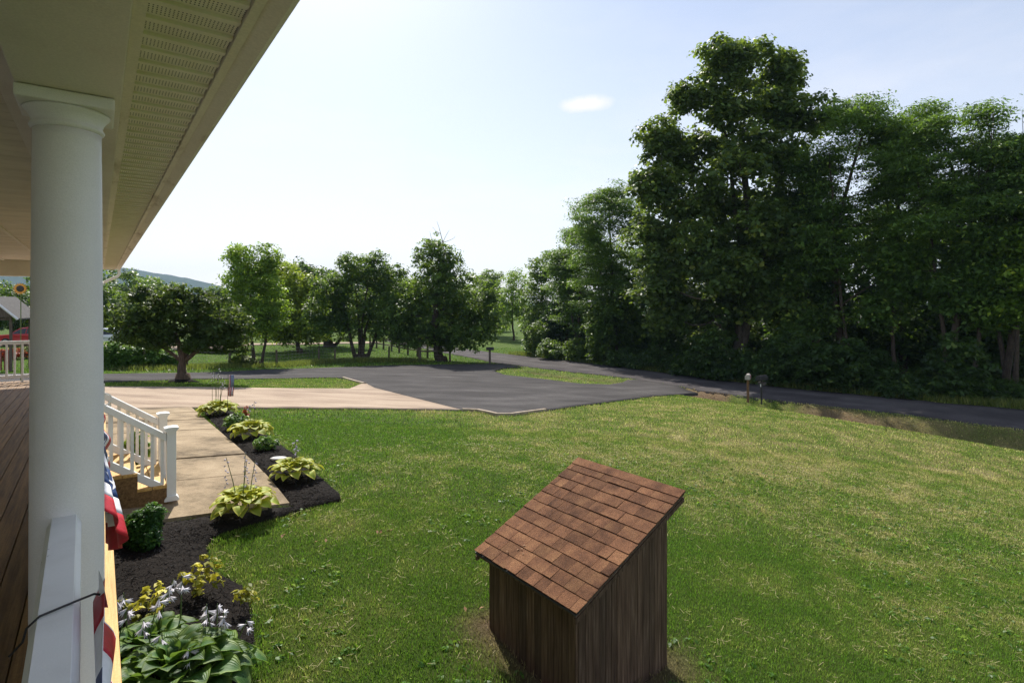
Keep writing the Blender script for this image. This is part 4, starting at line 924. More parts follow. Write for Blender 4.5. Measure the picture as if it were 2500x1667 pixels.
_edge = [(1215, 822), (1265, 829), (1320, 836), (1375, 842), (1430, 848), (1485, 855), (1540, 863), (1590, 869), (1640, 876), (1690, 882), (1745, 888), (1800, 895), (1860, 901), (1920, 906), (1985, 912), (2050, 918), (2120, 924), (2190, 930), (2260, 936), (2330, 941), (2400, 947)]
_pl = ['by the sunny bend of the road', 'below the mid-height end tree', 'below the narrow bare-twigged tree', 'below the slim feathery locust', 'at the foot of the tall feathery locust', 'between the tall locust and the sycamore', 'where the drive joins the road', 'left of the sycamore foot', 'in front of the sycamore trunk', 'just past the sycamore trunk',
       'across the road from the silver mailbox', 'beside the orange sign', 'below the locust tucked against the sycamore', 'below the shady understorey tree', 'at the forked locust trunk', 'between the forked and slender locusts', 'in front of the slender locust', 'at the thickest locust trunk', 'between the thickest trunk and the dead-topped locust', 'at the dead-topped locust trunk', 'past the dead-topped locust']
SHRUB_LABEL = [('leafy shrub ' if k_ < 4 else 'dark leafy shrub ') + t_ for k_, t_ in enumerate(_pl)]
THICKET_LABEL = ['tall dark thicket ' + t_ for t_ in ('at the open end of the belt', 'behind the tall feathery locust', 'between the tall locust and sycamore, set back', 'behind the sycamore trunk on the field side', 'behind the sycamore trunk on the shady side', 'behind the understorey tree by the sycamore', 'behind the forked locust', 'behind the slender locust', 'behind the thickest locust trunk', 'behind the dead-topped locust', 'behind the leaning last locust')]
for i, (u, v) in enumerate(_edge):
    g = gp(u, v); nb = Vector((_nrm[0], _nrm[1], 0)); b_ = g + nb * random.Random(i).uniform(1.5, 2.6); b_.z = float(T(b_.x, b_.y)); rr = random.Random(i + 50); h_ = rr.choice((.8, 1.2, 1.7, 2.4, 3.2)) * rr.uniform(.85, 1.15); w_ = rr.uniform(.9, 1.6)
    shrub('roadside_shrub', SHRUB_LABEL[i], b_, [(0, 0, h_ * .42, w_, w_, h_ * .5), (rr.uniform(-.6, .6), .6, h_ * .7, w_ * .7, w_ * .7, h_ * .4), (rr.uniform(-.8, .8), -.3, h_ * .25, w_ * .9, w_ * .7, h_ * .3)], 'dark' if u > 1400 else 'maple', 190, 24, .17, 230 + i, sig=.27, group='shrubs along the far road edge')  # darker leaf along the belt: deep shade put into the shrub colour
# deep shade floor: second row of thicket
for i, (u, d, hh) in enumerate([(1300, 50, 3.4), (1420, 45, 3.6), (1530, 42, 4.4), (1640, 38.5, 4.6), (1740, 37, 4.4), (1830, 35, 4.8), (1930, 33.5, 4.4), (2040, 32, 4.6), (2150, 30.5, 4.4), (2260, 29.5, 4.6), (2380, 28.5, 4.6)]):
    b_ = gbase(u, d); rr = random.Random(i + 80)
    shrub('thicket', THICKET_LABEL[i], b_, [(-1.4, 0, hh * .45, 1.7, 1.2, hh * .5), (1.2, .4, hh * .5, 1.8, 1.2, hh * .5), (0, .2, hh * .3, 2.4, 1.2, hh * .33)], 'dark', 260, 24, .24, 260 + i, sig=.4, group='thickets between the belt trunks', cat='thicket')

# ================================================================== HOSTAS AND BEDDING PLANTS
def hosta_leaf(nm, length, width, arch, cup, seed):
    rg = random.Random(seed); nu, nv = 8, 9; vs = []; ed = []; rib = []
    for j in range(nv + 1):
        t = j / nv; w_ = width * .5 * (math.sin(math.pi * min(1, t ** .70)) ** .62 if t < 1 else 0) + .002
        if t < .12: w_ = max(w_, width * .16 * (t / .12) + .004)
        for i in range(nu + 1):
            s = -1 + 2 * i / nu; back = -.10 * length * (abs(s) ** 1.6) * max(0, 1 - t * 2.6)
            x = t * length + back; z = arch * length * (math.sin(math.pi * t * .8) * .30 - .34 * t * t) + cup * width * (s * s) * .5 * (1 - .5 * t) + .03 * width * math.sin(t * 14 + seed) * abs(s)
            vs.append((x, s * w_, z)); ed.append(min(1, max(abs(s), abs(2 * t - 1) ** 3))); rib.append(abs(s) * 30)
    fs = [(j * (nu + 1) + i, j * (nu + 1) + i + 1, (j + 1) * (nu + 1) + i + 1, (j + 1) * (nu + 1) + i) for j in range(nv) for i in range(nu)]
    # petiole
    o = len(vs); 
    for k_ in range(4):
        t = k_ / 3; 
        for sg in (-1, 1): vs.append((-.55 * length * (1 - t), sg * .006, -.45 * length * (1 - t) ** 1.5)); ed.append(.1)
    fs += [(o + 2 * k_, o + 2 * k_ + 1, o + 2 * k_ + 3, o + 2 * k_ + 2) for k_ in range(3)]
    me = bpy.data.meshes.new(nm); me.from_pydata(vs, [], fs); me.update(); me.polygons.foreach_set('use_smooth', np.ones(len(fs), bool)); fattr(me, 'edge', ed, 'POINT'); fattr(me, 'rib', rib + [0] * 8, 'POINT'); return me
_hl = {}
def hosta(name, label, base, rad, n, mat, L_, W_, seed, stalks=0, petal='petal_lilac', sh=.55, group=None, nfl=5, cat='hosta', leaf_set='g', flower_size=.05, spread=.35):
    rg = random.Random(seed); root = empty(name, base); tag(root, label, cat, group)
    if (leaf_set, mat) not in _hl:
        _hl[(leaf_set, mat)] = [hosta_leaf('hosta_leaf', 1.0, W_ / L_, rg.uniform(.8, 1.3), rg.uniform(.1, .35), s) for s in range(4)]
        for m_ in _hl[(leaf_set, mat)]: m_.materials.append(M[mat])
    for k_ in range(n):
        f = (k_ + .5) / n; az = k_ * 2.39996 + rg.uniform(-.25, .25); pitch = R(58 - 62 * f + rg.uniform(-9, 9)); l = L_ * (.62 + .42 * f) * rg.uniform(.8, 1.15)
        rr = rad * (.12 + .62 * f); h = rad * (.62 - .34 * f * f) + rg.uniform(-.02, .02)
        o = link('leaf', _hl[(leaf_set, mat)][k_ % 4], None, root, loc=(rr * math.cos(az), rr * math.sin(az), h), scale=(l, l, l))
        o.rotation_euler = (Euler((rg.uniform(-.25, .25), -pitch, 0)).to_matrix().to_4x4()).to_euler(); o.rotation_euler = (Matrix.Rotation(az, 4, 'Z') @ Matrix.Rotation(-pitch, 4, 'Y') @ Matrix.Rotation(rg.uniform(-.3, .3), 4, 'X')).to_euler()
    for k_ in range(stalks):
        az = rg.uniform(0, 6.28); r0 = rad * rg.uniform(.05, spread); x, y = r0 * math.cos(az), r0 * math.sin(az); hh = sh * rg.uniform(.75, 1.15); tx, ty = x + rg.uniform(-.12, .12), y + rg.uniform(-.12, .12)
        pts = [(x, y, .03), ((x + tx) / 2, (y + ty) / 2, hh * .6), (tx, ty, hh)]
        st = MB().tube(pts, [.006, .005, .003], 5).build('flower_stalk', M['stalk'], root)
        for j in range(nfl):
            f = 1 - j * .055 - .02; a2 = az + j * 2.2; fx, fy, fz = tx + .0, ty + .0, hh * f
            if 'flower' not in _hl: 
                mb = MB(); 
                for q in range(6):
                    w_ = 2 * math.pi * q / 6; c_, s_ = math.cos(w_), math.sin(w_)
                    mb.add([(.0, 0, 0), (.60, .13 * c_ - .13 * s_, .13 * s_ + .13 * c_), (1.02, .38 * c_, .38 * s_), (.60, .13 * c_ + .13 * s_, .13 * s_ - .13 * c_)], [(0, 1, 2, 3)])
                _hl['flower'] = mb.mesh('flower')
            if petal not in _hl: me_ = _hl['flower'].copy(); me_.materials.append(M[petal]); _hl[petal] = me_
            link('flower', _hl[petal], None, st, loc=(fx, fy, fz), rot=(rg.uniform(-.5, .5), R(rg.uniform(15, 60)), a2), scale=(flower_size,) * 3)
    return root
hosta('hosta', 'golden hosta with tall thin flower stalks at the far tip of the bed', gp(500, 957) + Vector((0, 0, .03)), .37, 85, 'hosta_gold', .22, .185, 1, stalks=7, sh=.98, petal='petal', nfl=4, flower_size=.045)
hosta('hosta', 'golden hosta halfway along the walk beside the orange-flowered plant', gp(576, 1012) + Vector((0, 0, .05)), .34, 80, 'hosta_gold', .20, .165, 2, stalks=2, sh=.6, nfl=3)
hosta('hosta', 'golden hosta beside the flat white stone', gp(676, 1107) + Vector((0, 0, .05)), .30, 74, 'hosta_gold', .17, .14, 3, stalks=2, sh=.5, nfl=4)
hosta('hosta', 'golden-green hosta with lilac flower spikes near the walk end', gp(560, 1188) + Vector((0, 0, .05)), .31, 80, 'hosta_gold', .185, .15, 4, stalks=4, sh=.66, nfl=9, flower_size=.035)
hosta('hosta', 'big green hosta with white flowers against the deck edge', gp(405, 1612) + Vector((0, 0, .03)), .40, 72, 'hosta_green', .21, .21, 5, stalks=0, leaf_set='b')
hosta('hosta', 'white-flowered green hosta crowding the lawn side of the big one', gp(490, 1575) + Vector((0, 0, .02)), .24, 30, 'hosta_green', .21, .20, 6, stalks=8, sh=.46, petal='petal', nfl=4, flower_size=.062, spread=1.0, leaf_set='b')
hosta('hosta', 'white-flowered green hosta wedged between the big one and the deck', gp(345, 1520) + Vector((0, 0, .02)), .24, 28, 'hosta_green', .21, .20, 7, stalks=8, sh=.48, petal='petal', nfl=4, flower_size=.062, spread=1.0, leaf_set='b')
def perennial(label, base, leaf, n, rad, h, seed, size=.05, extra=None, cat='plant', aspect=.45):
    r = shrub('bedding_plant', label, base, [(0, 0, h * .55, rad, rad, h * .5)], leaf, n, 9, size, seed, sig=.035, cat=cat, aspect=aspect, droop=-.2, sr=.004)
    return r
perennial('small green plant with an orange bloom in the mulch', gp(543, 992) + Vector((0, 0, .05)), 'twig', 90, .26, .30, 301, .075)
r_ = perennial('tiny rust-orange bloom beside the second golden hosta', gp(566, 984) + Vector((0, 0, .05)), 'redfl', 26, .07, .42, 302, .05)
perennial('small low green plant alone in the mulch beside the walk', gp(612, 1040) + Vector((0, 0, .05)), 'twig', 80, .22, .20, 303, .07)
perennial('yellowing lobed-leaf perennial behind the white-flowered hostas', gp(465, 1385) + Vector((0, 0, .05)), 'yellow', 24, .17, .32, 304, .062, aspect=.5)
perennial('yellow-leaved perennial close to the deck edge', gp(335, 1440) + Vector((0, 0, .05)), 'yellow', 20, .17, .28, 305, .06, aspect=.5)
perennial('spent brownish-yellow perennial at the lawn edge of the bed', gp(560, 1415) + Vector((0, 0, .05)), 'yellow', 10, .10, .16, 306, .05)
perennial('lime green plant standing beyond the stair railing', Vector((*xy(.42, 9.15), float(T0(*xy(.42, 9.15))) + .06)), 'bright', 140, .17, .50, 307, .085, aspect=.3)
bx = gp(325, 1262)
shrub('boxwood', 'small dense boxwood shrub at the corner of the steps', bx, [(0, 0, .19, .15, .15, .20), (.06, .07, .29, .10, .10, .14), (-.10, .03, .16, .12, .11, .15), (.09, -.07, .12, .12, .11, .13)], 'box', 1500, 12, .034, 310, sig=.035, aspect=.55)
# flat white stone and the little flag
st = gp(641, 1066) + Vector((0, 0, .085))
tag(MB().lathe([(.02, -.02), (.11, -.015), (.14, .010), (.11, .022), (.02, .026)], 18).build('stone', M['stone'], loc=st, scale=(1, .62, 1), smooth=True), 'flat white stone lying on the mulch by the golden hosta', 'stone')
fb = gp(522, 962); fl = empty('garden_flag', fb); tag(fl, 'small stars and stripes flag on a stick behind the far hosta', 'flag')
MB().tube([(0, 0, -.1), (.02, 0, 1.02)], .006, 6).build('stick', M['post'], fl)
def drape(x0, x1, z0, z1, nm, mt, par, off=0.0):
    n_ = 6; vs = [(x0 + (x1 - x0) * i / n_ + .01 * math.sin(z * 9), off + .025 * math.sin((x0 + (x1 - x0) * i / n_) * 60), z) for z in (z0, (z0 + z1) / 2, z1) for i in range(n_ + 1)]
    fs = [(j * (n_ + 1) + i, j * (n_ + 1) + i + 1, (j + 1) * (n_ + 1) + i + 1, (j + 1) * (n_ + 1) + i) for j in range(2) for i in range(n_)]
    o = MB().add(vs, fs).build(nm, M[mt], par, smooth=True); s_ = o.modifiers.new('thickness', 'SOLIDIFY'); s_.thickness = .001; return o
for i in range(7): drape(.018 + i * .017, .018 + (i + 1) * .017, .52, .72 if i >= 2 or True else 1, 'stripe', 'red' if i % 2 == 0 else 'flag_white', fl)
M['faded_blue'] = surf('faded_blue_cloth', [(.3, (.16, .20, .32)), (.7, (.24, .28, .40))], scale=30, rough=.7)
cn = drape(.075, .137, .7215, 1.0, 'canton', 'faded_blue', fl)
drape(.018, .046, .7215, 1.0, 'stripe', 'flag_white', fl); drape(.0465, .0745, .7215, 1.0, 'stripe', 'red', fl)

# ================================================================== FENCES
wf = empty('wire_fence', gp(400, 846)); tag(wf, 'wire mesh fence on old wooden posts along the drive verge', 'fence'); wo = wf.location
fpx = [(330, 848, 790), (430, 846, 800), (526, 841, 802), (636, 841, 803), (733, 830, 806), (769, 832, 809), (893, 823, 802), (966, 830, 802), (1034, 830, 807)]
tops = []
for i, (u, v, vt) in enumerate(fpx):
    g = gp(u, v); h = max(.9, min(1.35, (v - vt) / FPX * g.y)); lean = random.Random(i).uniform(-.06, .06)
    MB().tube([g - wo + Vector((0, 0, -.2)), g - wo + Vector((lean, 0, h))], [.075, .062], 8).build('post', M['post'], wf); tops.append((g - wo, h))
for i in range(len(tops) - 1):
    (a, ha), (b, hb) = tops[i], tops[i + 1]; mb = MB(); Lf = (b - a).length; n_ = max(3, int(Lf / .32))
    for k_ in range(6):
        z = .08 + .2 * k_; mb.tube([a + Vector((0, 0, z)), (a + b) / 2 + Vector((0, .02, z - .02)), b + Vector((0, 0, z))], .0045, 4, cap=False)
    for j in range(1, n_): c_ = a + (b - a) * j / n_; mb.tube([c_ + Vector((0, 0, .05)), c_ + Vector((0, 0, 1.09))], .0035, 4, cap=False)
    mb.build('wire_mesh', M['wire'], wf)
rf = empty('rail_fence', gp(965, 829)); tag(rf, 'two-rail wooden fence running away beside the road', 'fence'); ro = rf.location
rpx = [(982, 822, 801), (959, 818.6, 798), (937, 815, 795), (917, 810, 791), (899.5, 806, 789), (881, 803, 786), (865, 800, 784), (850, 797, 782)]
pts_ = []
for (u, v, vt) in rpx:
    g = gp(u, v); h = 1.15; MB().box((-.07, -.07, -.2), (.07, .07, h)).build('post', M['post'], rf, loc=g - ro); pts_.append(g - ro)
for i in range(len(pts_) - 1):
    for z in (.5, .98): MB().tube([pts_[i] + Vector((0, -.09, z)), pts_[i + 1] + Vector((0, -.09, z))], .055, 6).build('rail', M['post'], rf)
gg = gp(965, 829.8); hh = gp(1034, 830)
MB().box((-.08, -.08, -.2), (.08, .08, 1.2)).build('post', M['post'], rf, loc=gg - ro + Vector((0, -.25, 0)))
MB().tube([gg - ro + Vector((0, -.36, .75)), hh - ro + Vector((0, -.36, .8))], .06, 6).build('rail', M['post'], rf)
bfp = gbase(733, 47); bf_ = empty('bird_feeder', bfp); tag(bf_, 'dark domed bird feeder on a pole in the field', 'bird feeder')
MB().tube([(0, 0, -.1), (0, 0, 1.15)], .04, 8).build('pole', M['post'], bf_); MB().lathe([(.03, 1.1), (.5, 1.2), (.44, 1.42), (.2, 1.55), (.02, 1.58)], 16).build('dome', M['drip'], bf_, smooth=True)

# ================================================================== MAILBOXES AND SIGN
def mailbox(label, base, h, rz, body, post, L_=.5, W_=.2, cat='mailbox', slot=False, rnd=False, ph=.095):
    r = empty('mailbox', base, rz); tag(r, label, cat)
    if rnd: MB().tube([(0, 0, -.15), (0, 0, h)], .035, 8).build('post', M[post], r)
    else: MB().box((-ph / 2, -ph / 2, -.15), (ph / 2, ph / 2, h)).build('post', M[post], r, bevel=.006)
    pr_ = [(-W_ / 2, 0), (W_ / 2, 0), (W_ / 2, W_ * .55)] + [(W_ / 2 * math.cos(a), W_ * .55 + W_ / 2 * math.sin(a)) for a in np.linspace(0, math.pi, 9)[1:-1]] + [(-W_ / 2, W_ * .55)]
    bd = MB().prism(pr_, -L_ * .45, L_ * .55, 'Y', Matrix.Translation((0, 0, h + .002))).build('box', M[body], r)
    MB().prism([(a * 1.04, b * 1.03 - .002) for a, b in pr_], -L_ * .45 - .02, -L_ * .45 - .001, 'Y', Matrix.Translation((0, 0, h + .002))).build('door', M[body], bd)
    MB().box((W_ / 2 + .003, -.05, h + .06), (W_ / 2 + .012, .03, h + .16)).build('signal_flag', M['red'] if body == 'mail_metal' else M['black'], bd)
    if slot: MB().box((-.11, -.1, h - .2), (.11, .16, h - .075)).build('newspaper_holder', M['drip'], r); MB().box((-.012, -.012, h - .26), (.012, .012, h - .15)).build('bracket', M['vinyl'], r, loc=(.05, -.12, 0))
    return r
g_ = gp(1718, 916); mailbox('weathered silver mailbox on a brown wooden post by the ditch', g_ + Vector((0, 0, 0)), .85, R(-28), 'mail_metal', 'mail_post')
g_ = gp(1749, 920); mailbox('black mailbox with newspaper holder on a thin black post by the ditch', g_, .86, R(-60), 'black', 'black', slot=True, rnd=True)
g_ = gp(1125, 836); mailbox('dark mailbox on a thick wooden post where the drive meets the road', g_, .98, R(-80), 'black', 'post', ph=.14)
# faded orange sign on a stake in the trees
sb = gbase(1790, 30.6); sg = empty('warning_sign', sb); tag(sg, 'small faded orange sign with dark print among the roadside shrubs', 'sign')
zc = at(1790, 827, 30.6).z - sb.z
MB().tube([(0, .03, -.1), (0, .03, zc + .2)], .02, 6).build('stake', M['post'], sg)
pn = MB().box((-.17, -.006, zc - .24), (.17, .006, zc + .24)).build('panel', M['sign'], sg)
for (x, z, w_, h_) in [(-.09, .13, .09, .035), (.07, .15, .10, .05), (-.08, .05, .05, .03), (.06, .03, .11, .035), (-.10, -.10, .05, .07), (-.02, -.10, .03, .08), (.07, -.10, .08, .07)]:
    MB().box((x - w_ / 2, -.0095, zc + z - h_ / 2), (x + w_ / 2, -.0065, zc + z + h_ / 2)).build('print_mark', M['drip'], pn)

# ================================================================== FAR END OF THE PORCH: pavilion, cars, sunflower
M['glass'] = _metal('dark_glass', (.02, .025, .03), .08, 0.0)
M['car_silver'] = _metal('silver_paint', (.50, .54, .58), .28, .55)
M['car_red'] = _metal('red_paint', (.42, .012, .02), .3, .2)
M['tyre'] = plain('tyre', (.018, .018, .018), .8)
def car(label, base, rz, paint):
    r = empty('parked_car', base, rz); tag(r, label, 'car')
    side = [(-2.25, .35), (-2.2, .72), (-1.95, .86), (-1.15, .92), (-.55, 1.36), (.1, 1.45), (.85, 1.40), (1.55, 1.02), (2.1, .95), (2.25, .7), (2.25, .35)]
    vs = []; n_ = len(side)
    for sgn, sc, in ((-1, 1), (1, 1)):
        for x, z in side: inset = .16 * max(0, (z - .9) / .5); vs.append((x, sgn * (.88 - inset), z))
    fs = [tuple(range(n_)), tuple(range(2 * n_ - 1, n_ - 1, -1))] + [(i, i + n_, (i + 1) % n_ + n_, (i + 1) % n_) for i in range(n_)]
    bd = MB().add(vs, fs).build('body', M[paint], r, bevel=.05)
    for sgn in (-1, 1):
        for a in ([(-.98, .95), (-.5, 1.28), (.0, 1.36), (.0, .96)], [(.06, .96), (.06, 1.36), (.78, 1.32), (1.28, 1.0)]):
            MB().add([(x, sgn * (.893 - .16 * max(0, (z - .9) / .5)), z) for x, z in a], [(0, 1, 2, 3)]).build('side_window', M['glass'], bd)
        for x in (-1.4, 1.38):
            wh = MB().lathe([(.1, -.11), (.31, -.11), (.335, -.06), (.335, .06), (.31, .11), (.1, .11)], 18).build('wheel', M['tyre'], r, rot=(R(90), 0, 0), loc=(x, sgn * .80, .335), smooth=True)
            MB().lathe([(.02, -.118), (.2, -.118), (.2, .118), (.02, .118)], 14).build('rim', M['mail_metal'], wh)
    for (x0, z0, x1, z1) in ((-1.13, .95, -.58, 1.35), (.88, 1.39, 1.52, 1.05)):
        MB().add([(x0 - (.01 if x0 < 0 else -.01), -.70, z0 + .012), (x1 - (.01 if x0 < 0 else -.01), -.62, z1 + .012), (x1 - (.01 if x0 < 0 else -.01), .62, z1 + .012), (x0 - (.01 if x0 < 0 else -.01), .70, z0 + .012)], [(0, 1, 2, 3)]).build('windscreen', M['glass'], bd)
    return r
d = 44; cb = at(252, 753, d) - Vector((0, 0, 1.45)); cb.z = float(T(cb.x, cb.y)); up = at(252, 753, d).z - 1.45
car('silver sedan parked beyond the shrubs next to the near column', Vector((at(243, 753, d).x, d, up)), R(3), 'car_silver')
car('red car parked beyond the garden pavilion', Vector((at(80, 750, 42).x, 42, at(80, 750, 42).z - 1.45)), R(2), 'car_red')
sheet('parking_pad', [(-46, 41), (-22, 42.5), (-22, 47.5), (-46, 47.5)], M['drive_concrete'], .0, 2.0, zf=lambda x, y: np.maximum(T0(x, y) + .05, up - .02))
pb = gbase(8, 25.5); pv = empty('garden_pavilion', pb, R(24)); tag(pv, 'small wooden garden pavilion with grey gable roof and red rails', 'pavilion')
M['pav_red'] = plain('red_brown_wood', (.22, .045, .03), .7); M['pav_roof'] = surf('grey_shingles', [(.3, (.055, .052, .05)), (.7, (.11, .105, .10))], scale=12, rough=.9)
ze = at(10, 727, 25.5).z - pb.z; zt_ = at(10, 684, 25.5).z - pb.z
for sx in (-.62, .62):
    for sy in (-1.1, 1.1): MB().box((sx - .045, sy - .045, -.2), (sx + .045, sy + .045, ze)).build('post', M['post'], pv)
for sx in (-1, 1):
    MB().add([(sx * .95, y_, ze - .12 + t_) for t_ in (0, .06) for y_ in (-1.4, 1.4)] + [(0, y_, zt_ + t_) for t_ in (0, .06) for y_ in (-1.4, 1.4)], [(0, 1, 5, 4), (2, 6, 7, 3), (0, 4, 6, 2), (1, 3, 7, 5), (0, 2, 3, 1)]).build('roof_slope', M['pav_roof'], pv)
    MB().tube([(sx * .97, -1.43, ze - .10), (0, -1.43, zt_ + .02)], .05, 4).build('barge_board', M['vinyl'], pv)
MB().add([(-.8, -1.3, ze), (.8, -1.3, ze), (0, -1.3, zt_ - .06), (-.8, -1.27, ze), (.8, -1.27, ze), (0, -1.27, zt_ - .06)], [(0, 1, 2), (3, 5, 4), (0, 3, 4, 1), (1, 4, 5, 2), (2, 5, 3, 0)]).build('gable_board', M['post'], pv)
MB().box((-.66, -1.14, ze - .14), (.66, -1.10, ze - .02)).build('lintel', M['post'], pv)
for k_ in range(9): MB().box((-.56 + k_ * .14 - .03, -1.12, .12), (-.56 + k_ * .14 + .03, -1.09, .9)).build('slat', M['pav_red'], pv)
MB().box((-.6, -1.13, .9), (.6, -1.07, .97)).build('rail', M['pav_red'], pv)
for k_, (u, v) in enumerate([(10, 800), (38, 797), (62, 795)]):
    b_ = gp(u, v + 28); shrub('flower_clump', ['low mound of red flowers in front of the pavilion rail', 'low mound of red flowers beside the pavilion corner post', 'low green clump between the pavilion and the red car'][k_], b_, [(0, 0, .35, .6, .5, .32)], 'redfl' if k_ != 2 else 'weed', 120, 10, .10, 330 + k_, sig=.08, group='red flowers by the pavilion', cat='flowers')
sf = gp(47, 870); sd_ = 15.2; sb_ = Vector(((47 - CX) / FPX * sd_, sd_, 0)); sb_.z = float(T(sb_.x, sb_.y)); zc = at(47, 663, sd_).z - sb_.z
sn = empty('sunflower_stake', sb_, R(20)); tag(sn, 'metal sunflower ornament on a tall stake past the porch end', 'ornament')
MB().tube([(0, .02, -.1), (0, .02, zc)], .012, 6).build('stake', M['stalk'], sn)
M['sun_pet'] = plain('orange_petal', (.75, .33, .04), .5)
pm = MB().add([(0, -.01, .055), (.022, -.02, .11), (0, -.03, .17), (-.022, -.02, .11)], [(0, 1, 2, 3)]).mesh('petal')
for k_ in range(18): link('petal', pm, M['sun_pet'], sn, loc=(0, 0, zc), rot=(0, 2 * math.pi * k_ / 18, 0))
MB().lathe([(.005, .03), (.085, .012), (.09, -.01), (.005, -.015)], 18).build('centre', M['drip'], sn, loc=(0, -.015, zc), rot=(R(90), 0, 0), smooth=True)
# round white ornament half hidden by the column
gb = Vector((*xy(-.02, 6.9), 0)); gb.z = ZR
gl = at(239, 917, gb.y * 1.04); orn = empty('round_ornament', gl, AP); tag(orn, 'white round hoop showing at the edge of the near column', 'ornament')
MB().tube([(.062 * math.cos(t_), .03 * math.cos(t_), .062 * math.sin(t_)) for t_ in np.linspace(0, 2 * math.pi, 25)], .006, 6, cap=False).build('hoop', M['vinyl'], orn)
MB().tube([(0, 0, -.066), (0, 0, ZR - gl.z - .08)], .006, 6).build('stem', M['vinyl'], orn)

# ================================================================== GRASS, WEEDS, CHIPS
def blades(name, X, Y, length, width, rg, mat, lean=.45, zf=T, attrs=True, dz=-.004):
    N = len(X); Zb = zf(X, Y) + dz; az = rg.uniform(0, 2 * np.pi, N); l = length * rg.uniform(.55, 1.35, N); tilt = np.abs(rg.normal(0, lean, N)) + .08
    wd = np.c_[np.cos(az + 1.4), np.sin(az + 1.4), np.zeros(N)] * (width * rg.uniform(.7, 1.3, N))[:, None] * .5
    B = np.c_[X, Y, Zb]; Tp = B + np.c_[np.cos(az) * np.sin(tilt), np.sin(az) * np.sin(tilt), np.cos(tilt)] * l[:, None]
    V = np.stack([B - wd, B + wd, Tp], 1).reshape(-1, 3); F3 = np.arange(3 * N).reshape(N, 3)
    me = arrays_mesh(name, V, F3)
    if attrs:
        dr, bk = dryness(X, Y); bk = np.maximum(bk, .75 * sstep(.40, .02, shed_dist(X, Y)))
        fattr(me, 'dry', np.clip(dr + rg.normal(0, .16, N), 0, 1)); fattr(me, 'bank', bk)
    fattr(me, 'lv', rg.random(N)); return me
rgN = np.random.default_rng(5)
def lawn_points(n, d0, d1, half=48.0):
    """random lawn spots between two distances within the field of view, denser where nearer"""
    d = np.sqrt(rgN.uniform(d0 * d0, d1 * d1, n)); t = np.tan(R(half)); u = rgN.uniform(-t, t, n); X, Y = d * u, d
    ok = ~paved(X, Y) & (shed_dist(X, Y) > .015)
    X, Y = X[ok], Y[ok]
    thin = rgN.random(len(X)) > .72 * sstep(.3, .03, shed_dist(X, Y)); return X[thin], Y[thin]
parts = []
for (n, d0, d1, l, w_) in [(440000, 2.8, 7.5, .033, .0062), (300000, 7.5, 13, .038, .011), (240000, 13, 26, .048, .022), (150000, 26, 55, .065, .045)]:
    X, Y = lawn_points(n, d0, d1); tag(link('grass', blades('grass', X, Y, l, w_, rgN, None), M['grass']), 'short mown summer grass, green with dry straw patches', 'grass', kind='stuff')
X, Y = lawn_points(3000, 3.4, 11.0); Z_ = T(X, Y) + .012; keep = vnoise(X, Y, 1.1, 21) > .5; C_ = np.c_[X, Y, Z_][keep]
V, Q, lv = leaf_cloud(rgN, C_, None, .034, .62, .045, 9, .25, .1); me = arrays_mesh('clover', V, Q); fattr(me, 'lv', lv); tag(link('clover', me, LEAF['hedge']), 'low clover and broadleaf weeds scattered through the near lawn', 'weeds', kind='stuff')
X, Y = lawn_points(20000, 3.4, 12.0); keep = dryness(X, Y)[0] + rgN.normal(0, .15, len(X)) > .25; X, Y = X[keep], Y[keep]; N = len(X); az = rgN.uniform(0, 6.28, N); l = rgN.uniform(.02, .06, N) * (1 + Y / 14); B = np.c_[X, Y, T(X, Y) + rgN.uniform(.012, .034, N)]
dv = np.c_[np.cos(az), np.sin(az), rgN.normal(0, .15, N)] * l[:, None] * .5; sv = np.c_[-np.sin(az), np.cos(az), np.zeros(N)] * (.00075 * (1 + Y / 5))[:, None]
me = arrays_mesh('straw_clippings', np.stack([B - dv - sv, B + dv - sv, B + dv + sv, B - dv + sv], 1).reshape(-1, 3), np.arange(4 * N).reshape(N, 4)); M['straw'] = plain('straw', (.36, .31, .15), .8); tag(link('straw_clippings', me, M['straw']), 'dry straw clippings lying in the mown grass', 'clippings', kind='stuff')
# unmown weeds along the fence, road edge and bank
def along(pl, n, spread):
    seg = [np.hypot(*(np.array(pl[i + 1]) - np.array(pl[i]))) for i in range(len(pl) - 1)]; cs = np.cumsum(seg); t = rgN.uniform(0, cs[-1], n); i = np.searchsorted(cs, t); f = (t - (cs[i] - np.array(seg)[i])) / np.array(seg)[i]
    P = np.array(pl); Q_ = P[i] + (P[i + 1] - P[i]) * f[:, None] + rgN.normal(0, spread, (n, 2)); return Q_[:, 0], Q_[:, 1]
fl_ = [tuple(gp(u, v)[:2]) for u, v in [(300, 850), (430, 847), (526, 842), (636, 842), (733, 833), (830, 830), (966, 830)]]
X, Y = along(fl_, 26000, .42); ok = ~paved(X, Y); me = blades('weeds', X[ok], Y[ok], .27, .04, rgN, None, lean=.5, attrs=False); tag(link('weeds', me, LEAF['weed']), 'unmown weeds growing along the wire fence', 'weeds', kind='stuff')
ed_ = [tuple(np.array(gp(u, v)[:2]) + _nrm * .7) for u, v in [(1180, 815), (1290, 827), (1400, 839), (1600, 866), (1800, 890), (2000, 909), (2160, 925), (2352, 941), (2500, 955)]]
X, Y = along(ed_, 30000, .55); ok = ~paved(X, Y); me = blades('weeds', X[ok], Y[ok], .30, .045, rgN, None, lean=.6, attrs=False); tag(link('weeds', me, LEAF['weed']), 'ragged verge of weeds along the far edge of the road', 'weeds', kind='stuff')
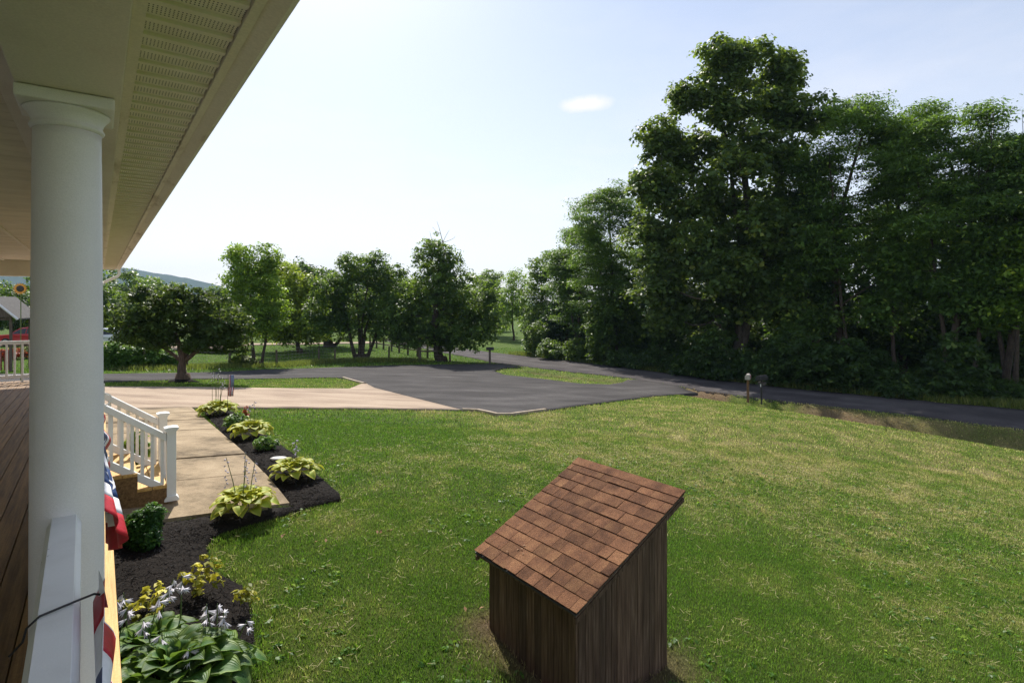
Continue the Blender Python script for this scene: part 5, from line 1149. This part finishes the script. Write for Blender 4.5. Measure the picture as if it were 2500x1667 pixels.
# shredded bark
n = 42000; lo, hi = BED.min(0), BED.max(0); X = rgN.uniform(lo[0], hi[0], n * 3); Y = rgN.uniform(lo[1], hi[1], n * 3); ok = inpoly(X, Y, BED); X, Y = X[ok][:n], Y[ok][:n]; N = len(X)
zz = T0(X, Y) + .03 + .045 * sstep(0, .35, segdist(X, Y, BED, True)) + rgN.uniform(-.004, .022, N); az = rgN.uniform(0, 2 * np.pi, N); l = rgN.uniform(.015, .06, N); w_ = rgN.uniform(.003, .010, N)
dv = np.c_[np.cos(az), np.sin(az), rgN.normal(0, .28, N)] * l[:, None] * .5; sv = np.c_[-np.sin(az), np.cos(az), rgN.normal(0, .5, N)] * w_[:, None] * .5; B = np.c_[X, Y, zz]
me = arrays_mesh('bark_chips', np.stack([B - dv - sv, B + dv - sv * .5, B + dv + sv * .5, B - dv + sv], 1).reshape(-1, 3), np.arange(4 * N).reshape(N, 4)); tag(link('bark_chips', me, M['chip']), 'dark shredded bark mulch covering the flower bed', 'mulch', kind='stuff')
# fallen leaves on the lawn and the well-house roof
lm = arrays_mesh('fallen_leaf', np.array([(0, 0, 0), (.03, .018, .008), (.065, 0, .002), (.03, -.018, .012)]), np.array([[0, 1, 2, 3]])); fattr(lm, 'lv', [.5])
M['litter'] = plain('dead_leaf', (.24, .13, .055), .8)
for nm_, lab_, pts_l in (('leaf_litter', 'scraps of dry leaf lying on the well house shingles', [(-.02 + .1 * rr_, .78 + .09 * qq_, None) for rr_, qq_ in ((1.0, .2), (1.3, -.3), (.6, .9), (1.6, .1), (.9, -.8))]),):
    rt_ = empty(nm_, (SHED_F[0], SHED_F[1], 0), SHED_ROT); tag(rt_, lab_, 'leaves')
    for k_, (x_, y_, _) in enumerate(pts_l): link('leaf', lm, M['litter'], rt_, loc=(x_, y_, rz_(x_) + .014), rot=(.1 * k_, -.1, k_ * 1.7), scale=(.42,) * 3)
for k_, (u, v) in enumerate([(880, 1230), (735, 1250), (1080, 1415), (1290, 975), (1620, 1010), (640, 1240)]):
    g_ = gp(u, v); rt_ = empty('leaf_litter', g_); tag(rt_, ['pale dry leaf tuft on the grass past the golden hostas', 'brown leaf scrap on the grass by the bed corner', 'curled leaf on the grass before the well house', 'dry leaf on the open lawn below the parking kerb', 'dry leaf on the lawn towards the mailboxes', 'fallen leaf at the lawn edge of the mulch'][k_], 'leaves')
    for j in range(5 if k_ == 0 else 2): link('leaf', lm, M['litter'], rt_, loc=(random.Random(j + k_).uniform(-.08, .08), random.Random(j * 3 + k_).uniform(-.06, .06), .035), rot=(.3 * j, -.4, j * 1.9), scale=(.9,) * 3)
#HAZE
hz = MB().box((-2550, -380, -30), (2550, 2500, 160)).build('haze', None); tag(hz, kind='stuff')
mz = bpy.data.materials.new('haze_air'); mz.use_nodes = True; nt = mz.node_tree; nt.nodes.clear(); o_ = nt.nodes.new('ShaderNodeOutputMaterial'); v_ = nt.nodes.new('ShaderNodeVolumePrincipled')
v_.inputs['Color'].default_value = (.50, .70, 1.0, 1); v_.inputs['Density'].default_value = .00017; v_.inputs['Anisotropy'].default_value = .1; nt.links.new(v_.outputs[0], o_.inputs['Volume']); hz.data.materials.append(mz)
